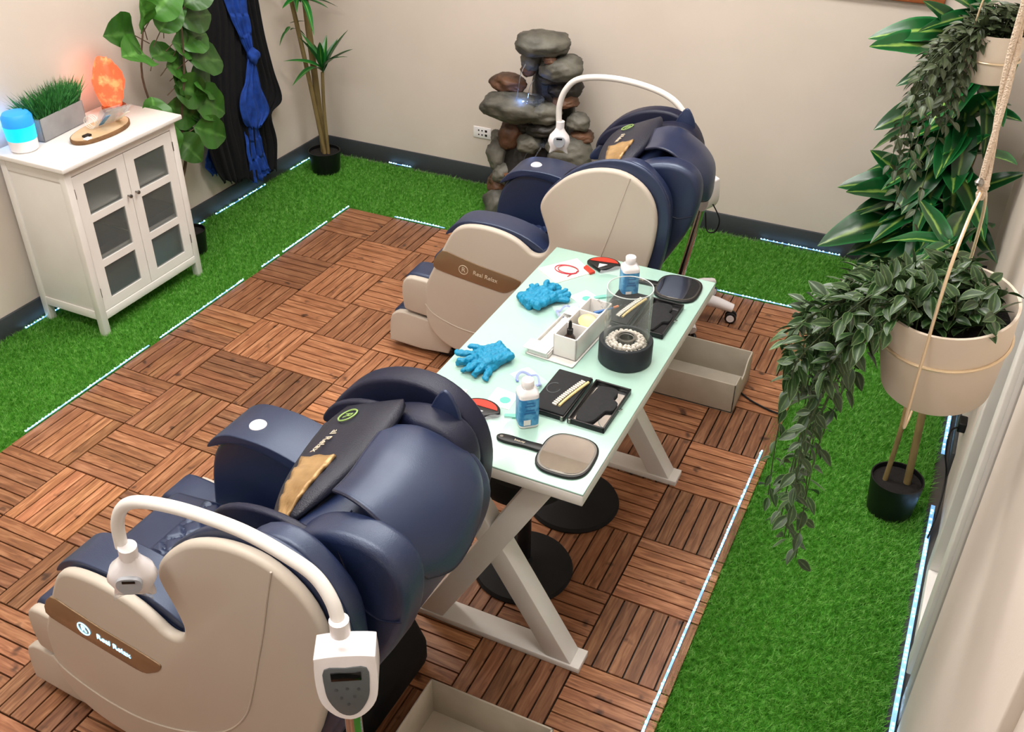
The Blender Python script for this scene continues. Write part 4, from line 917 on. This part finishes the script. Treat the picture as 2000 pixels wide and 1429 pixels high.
# ---------------------------------------------------------------- rock fountain
fn = root('rock_fountain', 'tall tiered rock fountain with trickling water by the back wall', 'fountain', (.98, .42, 0))
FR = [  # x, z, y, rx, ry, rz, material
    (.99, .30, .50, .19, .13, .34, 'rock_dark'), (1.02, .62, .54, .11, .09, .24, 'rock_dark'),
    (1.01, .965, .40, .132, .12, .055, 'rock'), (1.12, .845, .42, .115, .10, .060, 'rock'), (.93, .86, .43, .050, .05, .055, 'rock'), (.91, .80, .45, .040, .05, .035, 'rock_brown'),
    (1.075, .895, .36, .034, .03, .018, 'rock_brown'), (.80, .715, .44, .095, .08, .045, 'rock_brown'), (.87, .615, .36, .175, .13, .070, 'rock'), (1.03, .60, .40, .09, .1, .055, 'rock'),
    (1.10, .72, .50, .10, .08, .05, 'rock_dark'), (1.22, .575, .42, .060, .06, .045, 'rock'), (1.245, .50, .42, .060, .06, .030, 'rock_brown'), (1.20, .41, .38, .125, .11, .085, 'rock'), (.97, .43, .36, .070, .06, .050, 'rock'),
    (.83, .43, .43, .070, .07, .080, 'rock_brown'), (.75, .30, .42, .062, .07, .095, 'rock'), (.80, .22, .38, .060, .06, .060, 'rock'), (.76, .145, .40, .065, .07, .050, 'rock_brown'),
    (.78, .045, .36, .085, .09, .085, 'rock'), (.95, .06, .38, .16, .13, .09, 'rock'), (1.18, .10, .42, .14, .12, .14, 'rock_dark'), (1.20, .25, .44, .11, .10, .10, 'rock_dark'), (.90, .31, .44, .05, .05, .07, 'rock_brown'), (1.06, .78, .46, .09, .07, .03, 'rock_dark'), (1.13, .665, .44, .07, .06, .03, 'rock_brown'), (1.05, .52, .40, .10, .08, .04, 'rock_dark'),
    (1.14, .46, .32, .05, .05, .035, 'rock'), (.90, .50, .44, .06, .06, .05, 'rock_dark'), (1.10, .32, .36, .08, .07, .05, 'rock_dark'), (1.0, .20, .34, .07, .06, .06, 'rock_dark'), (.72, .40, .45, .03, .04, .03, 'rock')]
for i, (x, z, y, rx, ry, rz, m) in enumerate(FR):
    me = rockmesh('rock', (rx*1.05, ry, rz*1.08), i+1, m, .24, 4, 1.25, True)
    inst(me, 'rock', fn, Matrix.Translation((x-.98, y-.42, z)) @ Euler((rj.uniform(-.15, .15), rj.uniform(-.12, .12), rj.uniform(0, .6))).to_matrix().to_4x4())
def pool(x, y, z, rx, ry): return MB().prism([(x-.98+rx*math.cos(a), y-.42+ry*math.sin(a)) for a in [2*PI*i/24 for i in range(24)]], z-.012, z, 'z')
pool(.93, .375, .672, .105, .085).build('water_pool', 'water', fn); pool(1.08, .36, .452, .07, .05).build('water_pool', 'water', fn); pool(.89, .34, .245, .065, .055).build('water_pool', mat('amber_water', '7a4a2c', .08, coat=.5), fn)
MB().lathe([(.010, 0), (.010, .006), (0, .008)], 12, (.945-.98, .30-.42, .674)).build('pool_light', 'ledpool', fn)
lp = bpy.data.lights.new('pool_glow', 'POINT'); lp.energy = .35; lp.color = (.2, .4, 1); lp.shadow_soft_size = .02
lo = bpy.data.objects.new('pool_glow', lp); COL.objects.link(lo); lo.parent = fn; lo.location = (.94-.98, .30-.42, .71)
for (xa, za, xb, zb, y, w) in ((.955, .875, .915, .675, .29, .006), (1.005, .80, .975, .675, .29, .004), (1.06, .445, 1.0, .25, .28, .007), (.99, .42, .93, .25, .30, .003)):
    MB().tube(spline([(xa-.98, y-.42+.02, za), ((xa*.55+xb*.45)-.98, y-.42, za*.7+zb*.3), (xb-.98, y-.42, zb)], 5), w*.55, 6).build('water_stream', 'water', fn)
pt = MB().bb((-.008, -.006, 0), (.008, .006, .001)); 
# wall outlet
ot = root('wall_outlet', 'white double outlet plate on the back wall left of the fountain', 'outlet', (.505, YB, .295))
MB().bb((-.058, -.006, -.034), (.058, 0, .034)).build('plate', 'whiteplastic', ot, bevel=.002)
for x in (-.022, .0, .026):
    for z in (-.013, .013): MB().box((x, -.0065, z), (.008 if x < .02 else .014, .002, .008 if x < .02 else .013)).build('socket', 'blackplastic', ot)
# framed picture, only its lower rail is in view
fr = root('picture_frame', 'brown wooden picture frame high on the back wall', 'picture', (2.1, YB, 1.30))
MB().bb((-.75, -.03, 0), (.75, 0, .04)).build('bottom_rail', 'frame_wood', fr, bevel=.004); MB().bb((-.75, -.03, .96), (.75, 0, 1.0)).build('top_rail', 'frame_wood', fr, bevel=.004)
for x in (-.75, .71): MB().bb((x, -.03, .04), (x+.04, 0, .96)).build('side_rail', 'frame_wood', fr, bevel=.004)
MB().bb((-.71, -.012, .04), (.71, 0, .96)).build('canvas', 'blackmatte', fr)

# ---------------------------------------------------------------- plants
def leafmesh(name, m, n=8, w=.5, droop=.25, fold=.25, tip=1.0, wave=0., k=4):
    """unit leaf along +x, length 1"""
    P = []; UV = []
    for i in range(n+1):
        t = i/n; hw = w*.5*(math.sin(PI*t**.8))**tip if 0 < t < 1 else .004
        row = []; uv = []
        for j in range(k+1):
            s = 2*j/k-1
            row.append((t-.06*droop*t, hw*s, -droop*t*t+fold*hw*abs(s)+wave*math.sin(t*16+s*2)*hw))
            uv.append((t, .5+.5*s))
        P.append(row); UV.append(uv)
    mb = MB().grid(P); me = mb.mesh(name, m, True, False)
    ul = me.uv_layers.new(name='UVMap'); fl = [c for row in UV for c in row]
    for l in me.loops: ul.data[l.index].uv = fl[l.vertex_index]
    return me
def orient(base, d, roll=0., L=1., wscale=1.):
    d = Vector(d).normalized(); up = Vector((0, 0, 1)) if abs(d.z) < .95 else Vector((1, 0, 0))
    y = up.cross(d).normalized(); z = d.cross(y)
    R3 = Matrix((d, y, z)).transposed() @ Matrix.Rotation(roll, 3, 'X')
    return Matrix.Translation(base) @ R3.to_4x4() @ Matrix.Diagonal((L, L*wscale, L, 1))
def orientN(base, d, nrm, L=1., wscale=1.):
    d = Vector(d).normalized(); y = Vector(nrm).cross(d).normalized(); z = d.cross(y)
    return Matrix.Translation(base) @ Matrix((d, y, z)).transposed().to_4x4() @ Matrix.Diagonal((L, L*wscale, L, 1))
def pot(t, r, h, m='blackplastic', z=0):
    MB().lathe([(r*.84, z), (r*.86, z+.004), (r, z+h), (r*.95, z+h), (r*.93, z+h-.02), (0, z+h-.02)], 36, cap1=False).build('pot', m, t)
    MB().lathe([(r*.93, z+h-.021), (r*.93, z+h-.018), (0, z+h-.016)], 24).build('soil', 'soil', t)
# rubber-leaf tree between cabinet and robes
tr = root('potted_tree', 'tall slim potted tree with broad round leaves between cabinet and robes', 'plant', (-.44, -.80, -.01))
pot(tr, .072, .13)
b0 = Vector((-.44, -.80, 0))
stems = [[(-.44, -.80, .10), (-.45, -.82, .35), (-.45, -.80, .50), (-.47, -.84, .70), (-.48, -.88, .95), (-.46, -.83, 1.18)], [(-.45, -.80, .38), (-.42, -.76, .52), (-.44, -.72, .70), (-.42, -.66, .95), (-.42, -.62, 1.22)], [(-.44, -.79, .30), (-.44, -.84, .50), (-.46, -.80, .62)]]
for s in stems: MB().tube(spline([Vector(p)-b0 for p in s], 5), [.009-.005*i/(5*(len(s)-1)) for i in range(5*(len(s)-1)+1)], 8).build('trunk', 'bark_dark', tr)
lf = [leafmesh('leaf', 'leaf_fig', 12, .82, .18, .35, .72, .10), leafmesh('leaf', 'leaf_fig', 12, .74, .35, .3, .78, .12)]
# base y, z -> tip y, z (x follows the stems, leaf faces turned to the room)
FIG = [(-.85, 1.16, -.90, 1.27), (-.80, 1.12, -.70, 1.24), (-.72, 1.14, -.60, 1.24), (-.66, 1.16, -.48, 1.16), (-.88, 1.06, -1.04, 1.13), (-.84, 1.02, -.70, 1.04), (-.68, 1.04, -.50, 1.06), (-.62, 1.20, -.50, 1.30),
       (-.86, 1.14, -1.04, 1.20), (-.78, .98, -.62, .93), (-.66, .98, -.46, .94), (-.86, .88, -.92, .74), (-.76, .88, -.60, .80), (-.66, .90, -.46, .80), (-.80, .80, -.66, .70), (-.66, .82, -.50, .70), (-.84, .76, -.90, .62),
       (-.70, .74, -.50, .68), (-.80, .66, -.74, .54), (-.70, .66, -.54, .57), (-.76, .64, -.64, .57), (-.72, 1.08, -.58, 1.02), (-.84, 1.20, -.74, 1.32), (-.72, 1.22, -.62, 1.34), (-.74, .94, -.66, .84), (-.82, .80, -.96, .76)]
for i, (y0, z0, y1, z1) in enumerate(FIG):
    x0 = -.45+.03*math.sin(i*2.1); a = Vector((x0, y0, z0)); e = Vector((x0+.05+.04*math.cos(i*1.7), y1, z1)); base = a-b0; d = e-a; p2 = base+d.normalized()*.03
    inst(lf[i % 2], 'leaf', tr, orientN(p2, d, (.75+rj.uniform(-.2, .2), -.45+rj.uniform(-.35, .35), .6+rj.uniform(-.3, .2)), d.length*1.12+.01))
    MB().tube([Vector((-.44, y0+(y0-y1)*.15, z0-.04))-b0, p2+d.normalized()*.01], .0025, 5).build('leaf_stalk', 'bark_dark', tr)
# corner dracaena
dr = root('potted_dracaena', 'slim potted dracaena with arching leaves in the far left corner', 'plant', (-.43, .40, -.01))
pot(dr, .098, .135)
b0 = Vector((-.43, .40, 0))
ST = [[(-.42, .39, .10), (-.47, .40, .45), (-.55, .42, .90), (-.60, .40, 1.30)], [(-.44, .41, .10), (-.47, .44, .50), (-.49, .45, 1.0), (-.48, .46, 1.4)], [(-.40, .40, .10), (-.40, .40, .40), (-.385, .40, .62)]]
for k, s in enumerate(ST): MB().tube(spline([Vector(p)-b0 for p in s], 6), (.013, .019, .010)[k], 10).build('trunk', 'bark', dr)
ld = [leafmesh('leaf', 'leaf_dra', 10, .17, .45, .5, .8), leafmesh('leaf', 'leaf_dra', 10, .2, .15, .5, .8), leafmesh('leaf', 'leaf_dra', 10, .18, .75, .4, .8)]
rd = random.Random(11)
def whorl(t, c, n, L, ms, seed, el0=(10, 75), azr=(0, 360), ws=1.):
    r = random.Random(seed)
    for k in range(n):
        for _ in range(30):
            az = R_(azr[0]+(azr[1]-azr[0])*(k+r.random()*.5)/n) if _ == 0 else R_(r.uniform(*azr)); el = R_(r.uniform(*el0))
            d = (math.cos(az)*math.cos(el), math.sin(az)*math.cos(el), math.sin(el)); tip = Vector(c)+t.location+Vector(d)*L*1.15
            if XL+.05 < tip.x < XR-.06 and tip.y < YB-.05: break
        else: continue
        inst(ms[r.randrange(len(ms))], 'leaf', t, orient(Vector(c)+Vector((0, 0, r.uniform(-.03, .03))), d, r.uniform(-.3, .3), L*r.uniform(.75, 1.15), ws))
whorl(dr, Vector((-.385, .40, .62))-b0, 11, .26, ld, 3, (5, 70))
whorl(dr, Vector((-.50, .42, 1.02))-b0, 9, .24, ld, 4, (-10, 60)); whorl(dr, Vector((-.48, .45, 1.35))-b0, 12, .3, ld, 5, (0, 70)); whorl(dr, Vector((-.58, .40, .86))-b0, 4, .12, ld, 6, (-20, 20))
# big corner plant on the right, crown behind the hanging planters
bp = root('potted_plant', 'large broad-leaved potted plant beside the right wall, below the planters', 'plant', (3.165, -1.255, -.01))
pot(bp, .092, .15)
b0 = Vector((3.165, -1.255, 0))
ST = [[(3.20, -1.25, .12), (3.18, -1.22, .45), (3.15, -1.12, .75), (3.12, -1.05, .97)], [(3.125, -1.265, .12), (3.13, -1.22, .40), (3.10, -1.08, .60), (3.10, -.98, .72)]]
for k, s in enumerate(ST): MB().tube(spline([Vector(p)-b0 for p in s], 6), (.013, .009)[k], 10).build('trunk', 'bark', bp)
lb = [leafmesh('leaf', 'leaf_big', 12, .36, .30, .35, .70, .06), leafmesh('leaf', 'leaf_big', 12, .32, .12, .4, .72, .05), leafmesh('leaf', 'leaf_big', 12, .34, .5, .3, .72, .05)]
whorl(bp, Vector((3.12, -1.05, .95))-b0, 12, .20, lb, 24, (-30, 50), (60, 300)); whorl(bp, Vector((3.10, -.98, .70))-b0, 8, .20, lb, 25, (-20, 60), (60, 300))
cp = root('broadleaf_plant', 'big glossy broad-leaved plant filling the back right corner', 'plant', (3.08, .38, -.01))
pot(cp, .12, .20)
c0 = Vector((3.08, .38, 0))
for s_ in ([(3.08, .38, .18), (3.06, .33, .6), (3.0, .30, 1.0), (2.96, .30, 1.35)], [(3.10, .40, .18), (3.12, .32, .5), (3.14, .28, .95), (3.10, .28, 1.25)], [(3.06, .36, .18), (3.0, .30, .40), (2.98, .28, .62)]):
    MB().tube(spline([Vector(p)-c0 for p in s_], 6), .011, 8).build('trunk', 'bark', cp)
TIPS = [((2.97, 0.28, 0.48), (2.62, 0.05, 0.4)), ((3.0, 0.28, 0.42), (2.74, 0.11, 0.3)), ((3.05, 0.28, 0.37), (2.76, 0.17, 0.23)), ((3.1, 0.28, 0.29), (2.82, 0.08, 0.25)), ((2.96, 0.28, 0.62), (2.65, 0.14, 0.65)), ((2.97, 0.28, 0.58), (2.69, 0.05, 0.63)), ((2.99, 0.28, 0.56), (2.74, 0.11, 0.57)), ((2.99, 0.28, 0.57), (2.74, 0.17, 0.77)), ((2.95, 0.28, 1.0), (2.75, 0.08, 0.96)), ((3.09, 0.28, 0.87), (2.84, 0.14, 0.96)), ((2.92, 0.28, 1.24), (2.66, 0.05, 1.27)), ((2.92, 0.28, 1.3), (2.69, 0.11, 1.35)), ((2.96, 0.28, 1.3), (2.84, 0.17, 1.44)), ((2.97, 0.28, 1.26), (2.96, 0.08, 1.45)), ((3.2, 0.28, 0.56), (3.07, 0.14, 0.65)), ((3.03, 0.28, 0.78), (2.92, 0.05, 0.62)), ((3.05, 0.28, 0.71), (3.14, 0.11, 0.95)), ((3.14, 0.28, 0.6), (3.26, 0.17, 0.79)), ((3.19, 0.28, 0.46), (3.28, 0.08, 0.64)), ((3.08, 0.28, 1.0), (3.26, 0.14, 1.03)), ((3.16, 0.28, 0.51), (3.28, 0.05, 0.52)), ((3.11, 0.28, 0.45), (3.05, 0.11, 0.3)), ((3.01, 0.28, 1.1), (2.96, 0.17, 0.92)), ((2.97, 0.28, 1.18), (2.83, 0.08, 1.19)), ((3.05, 0.28, 1.01), (3.09, 0.14, 0.84)), ((3.02, 0.28, 1.14), (3.16, 0.05, 1.19)), ((3.09, 0.28, 0.52), (2.92, 0.11, 0.48)), ((3.0, 0.28, 0.7), (2.82, 0.17, 0.71))]
for i, (a, b) in enumerate(TIPS):
    a = Vector(a); b = Vector(b); d = b-a; n_ = Vector((rd.uniform(-.25, .25), -.55+rd.uniform(-.2, .2), .8))
    inst(lb[i % 3 if i > 8 else i % 2], 'leaf', cp, orientN(a-c0, d+Vector((0, 0, .08*d.length)), n_, d.length*1.05, 1.15 if i < 12 else 1.0))
for k, (z, L_) in enumerate(((1.35, .30), (1.15, .32), (.95, .34), (.75, .34), (.55, .34), (.38, .32))):
    whorl(cp, Vector((3.06, .30, z))-c0, 16, L_, lb, 40+k, (-35, 55), (130, 330), 1.0)

# hanging planters
lt = [leafmesh('leaf', 'leaf_trail', 8, .50, .15, .35, .9), leafmesh('leaf', 'leaf_trail', 8, .56, .35, .25, .9), leafmesh('leaf', 'leaf_trail', 8, .44, -.1, .3, .95)]
lu = [leafmesh('leaf', 'leaf_up', 6, .46, .2, .3, .9), leafmesh('leaf', 'leaf_up', 6, .5, .35, .25, .9)]
XT = {}
def vine(t, pts, leaves, Ls, r, gap=.022, rad=.0014, n=[0]):
    P = spline(pts, 6); MB().tube(P, rad, 5).build('vine', mat_vine, t); acc = 0
    for a, b in zip(P[:-1], P[1:]):
        acc += (b-a).length
        if acc > gap:
            acc = 0; d = (b-a).normalized(); s = d.orthogonal().normalized(); s = Matrix.Rotation(r.uniform(0, 2*PI), 3, d) @ s
            for sg in (1, -1):
                if r.random() < .1: continue
                dd = (d*.5+s*sg+Vector((0, 0, -.15))).normalized()
                if n[0] >= 296:
                    n[0] += 1; me_ = leaves[0]; mw = orient(b+dd*.006, dd, r.uniform(-.8, .8), Ls*r.uniform(.75, 1.2)); XT.setdefault(t.name, [leaves[0].materials[0], [], [], []]); e_ = XT[t.name]; o_ = len(e_[1])
                    e_[1] += [mw @ v.co for v in me_.vertices]; e_[2] += [tuple(i+o_ for i in p.vertices) for p in me_.polygons]; e_[3] += [tuple(l.uv) for l in me_.uv_layers[0].data]; continue
                inst(leaves[r.randrange(len(leaves))], 'leaf', t, orient(b+dd*.006, dd, r.uniform(-.8, .8), Ls*r.uniform(.75, 1.2))); n[0] += 1
mat_vine = mat('vine_green', '3c4a2c', .6)
def planter(label, c, r, h, tilt, rope_top, joint_z, ringz, loopdir, hoop):
    t = root('hanging_planter', label, 'planter', c, 0, 'white hanging planters on rope')
    p = MB().lathe([(r*.80, -h), (r*.84, -h+.006), (r*.97, -h*.35), (r, 0), (r*.955, 0), (r*.93, -.03), (r*.9, -.05), (0, -.05)], 56, cap1=False).build('pot', 'ceramic', t); p.rotation_euler = tilt
    s = MB().lathe([(r*.91, -.052), (r*.91, -.044), (0, -.040)], 30).build('soil', 'soil', t); s.rotation_euler = tilt
    rg = MB().tube([(r*.985*math.cos(a), r*.985*math.sin(a), ringz) for a in [2*PI*i/48 for i in range(49)]], .0032, 8, False).build('ring', 'gold', t); rg.rotation_euler = tilt
    dx, dy = loopdir; N = hoop
    for sg in (1, -1):
        MB().tube(spline([(0, 0, joint_z), (sg*dx*r*.55, sg*dy*r*.55, joint_z-.035), (sg*dx*r*.98, sg*dy*r*.98, joint_z*.45), (sg*dx*r*1.04, sg*dy*r*1.04, ringz), (sg*dx*r*.98, sg*dy*r*.98, -h-.005), (sg*dx*r*.80, sg*dy*r*.80, -h-.022), (sg*dx*r*.6, sg*dy*r*.6, -h-.006)], 8), .0030, 8).build('wire_hanger', 'gold', t)
    MB().lathe([(.006, -.018), (.009, -.008), (.006, 0), (.010, .008), (.006, .018)], 14, (0, 0, joint_z)).build('rope_knot', 'rope', t)
    rt = Vector(rope_top)
    for k in range(2):
        P = []
        for i in range(90):
            f = i/89; q = Vector((0, 0, joint_z)).lerp(rt, f); a = f*26+k*PI; P.append(q+Vector((.0042*math.cos(a), .0042*math.sin(a), 0)))
        MB().tube(P, .0052, 8).build('rope', 'rope', t)
    MB().lathe([(.006, 0), (.008, .006), (.004, .012), (0, .013)], 12, (-.008, -.01, joint_z+.01)).build('metal_bead', 'steel', t)
    MB().tube(spline([rt-Vector((0, 0, .03)), rt+Vector((.012, 0, 0)), rt+Vector((0, 0, .02))], 5), .003, 6).build('ceiling_hook', 'steel', t)
    return t
c1 = Vector((3.122, -2.545, 1.55))
p1 = planter('large white hanging planter with trailing leaves in the foreground', c1, .119, .205, (R_(9), R_(-5), 0), (-.10, .05, ZC-1.55-.02), .215, -.075, (-.15, -.99), 0)
rv = random.Random(31); cnt = [0]
for k in range(34):
    a = R_(rv.uniform(130, 235) if k % 3 else rv.uniform(150, 215)); r0 = rv.uniform(.02, .07)
    st_ = Vector((r0*math.cos(a), r0*math.sin(a), -.035)); o1 = Vector((math.cos(a), math.sin(a), 0))
    spread = rv.uniform(.10, .18); drop = rv.uniform(.42, .74) if k % 4 == 0 else (rv.uniform(.14, .34) if k % 4 == 1 else rv.uniform(.02, .16))
    if math.sin(a) < -.75: drop *= .3; spread = .12
    end = st_+o1*spread+Vector((-.03, 0, -drop))
    vine(p1, [st_, st_+o1*.06+Vector((0, 0, .055)), st_+o1*(spread*.85)+Vector((0, 0, .015-drop*.15)), end+Vector((rv.uniform(-.02, .03), rv.uniform(-.02, .02), drop*.45)), end], lt, .040, rv, .015, n=cnt)
for k in range(30):
    a = R_(rv.uniform(0, 360)); q = rv.uniform(.02, .085); st_ = Vector((q*math.cos(a), q*math.sin(a), -.045)); vine(p1, [st_, st_*1.15+Vector((0, 0, .055)), st_*1.35+Vector((rv.uniform(-.02, .02), rv.uniform(-.02, .02), .095))], lt, .042, rv, .011, n=cnt)
c2 = Vector((3.09, -.84, 1.60))
p2 = planter('small white hanging planter higher up near the back corner', c2, .085, .15, (0, 0, 0), (.0, .0, ZC-1.60-.02), .20, -.08, (-.8, -.6), 0)
cnt2 = [0]
for k in range(36):
    a = R_(rv.uniform(130, 235)); r0 = rv.uniform(.01, .04); o1 = Vector((math.cos(a), math.sin(a), 0)); st_ = o1*r0+Vector((0, 0, -.03)); spread = rv.uniform(.08, .22); drop = rv.uniform(.08, .30) if k % 5 else rv.uniform(.4, .62)
    end = st_+o1*spread+Vector((0, 0, -drop))
    vine(p2, [st_, st_+o1*.05+Vector((0, 0, .05)), st_+o1*spread*.85+Vector((0, 0, -drop*.25)), end], lu, .042, rv, .018, n=cnt2)
for k in range(26):
    a = R_(rv.uniform(0, 360)); q = rv.uniform(.01, .055); st_ = Vector((q*math.cos(a), q*math.sin(a), -.03)); vine(p2, [st_, st_*1.2+Vector((0, 0, .06)), st_*1.5+Vector((0, 0, .12))], lu, .044, rv, .014, n=cnt2)
for tn, (m_, v_, f_, u_) in XT.items():
    me_ = bpy.data.meshes.new('foliage'); me_.from_pydata(v_, [], f_); me_.materials.append(m_); ul_ = me_.uv_layers.new(name='UVMap'); ul_.data.foreach_set('uv', [c for q in u_ for c in q]); me_.shade_smooth(); me_.update()
    o = bpy.data.objects.new('foliage', me_); COL.objects.link(o); o.parent = bpy.data.objects[tn]; o['kind'] = 'stuff'

# cord and adapter on the right wall
pa = root('power_adapter', 'black power adapter and cord at the foot of the right wall', 'adapter', (XR, -1.0, 0))
MB().bb((-.028, -.03, .24), (0, .03, .28)).build('plug', 'cord', pa, bevel=.005)
MB().tube(spline([(-.02, -.02, .26), (-.05, -.08, .27), (-.045, -.12, .20), (-.02, -.12, .10), (-.02, -.25, .03), (-.035, -.38, .012)], 6), .0035, 8).build('cord', 'cord', pa)

for o in bpy.data.objects:
    if o.type == 'MESH' and o.data and not o.modifiers and len(o.data.polygons) > 0: pass
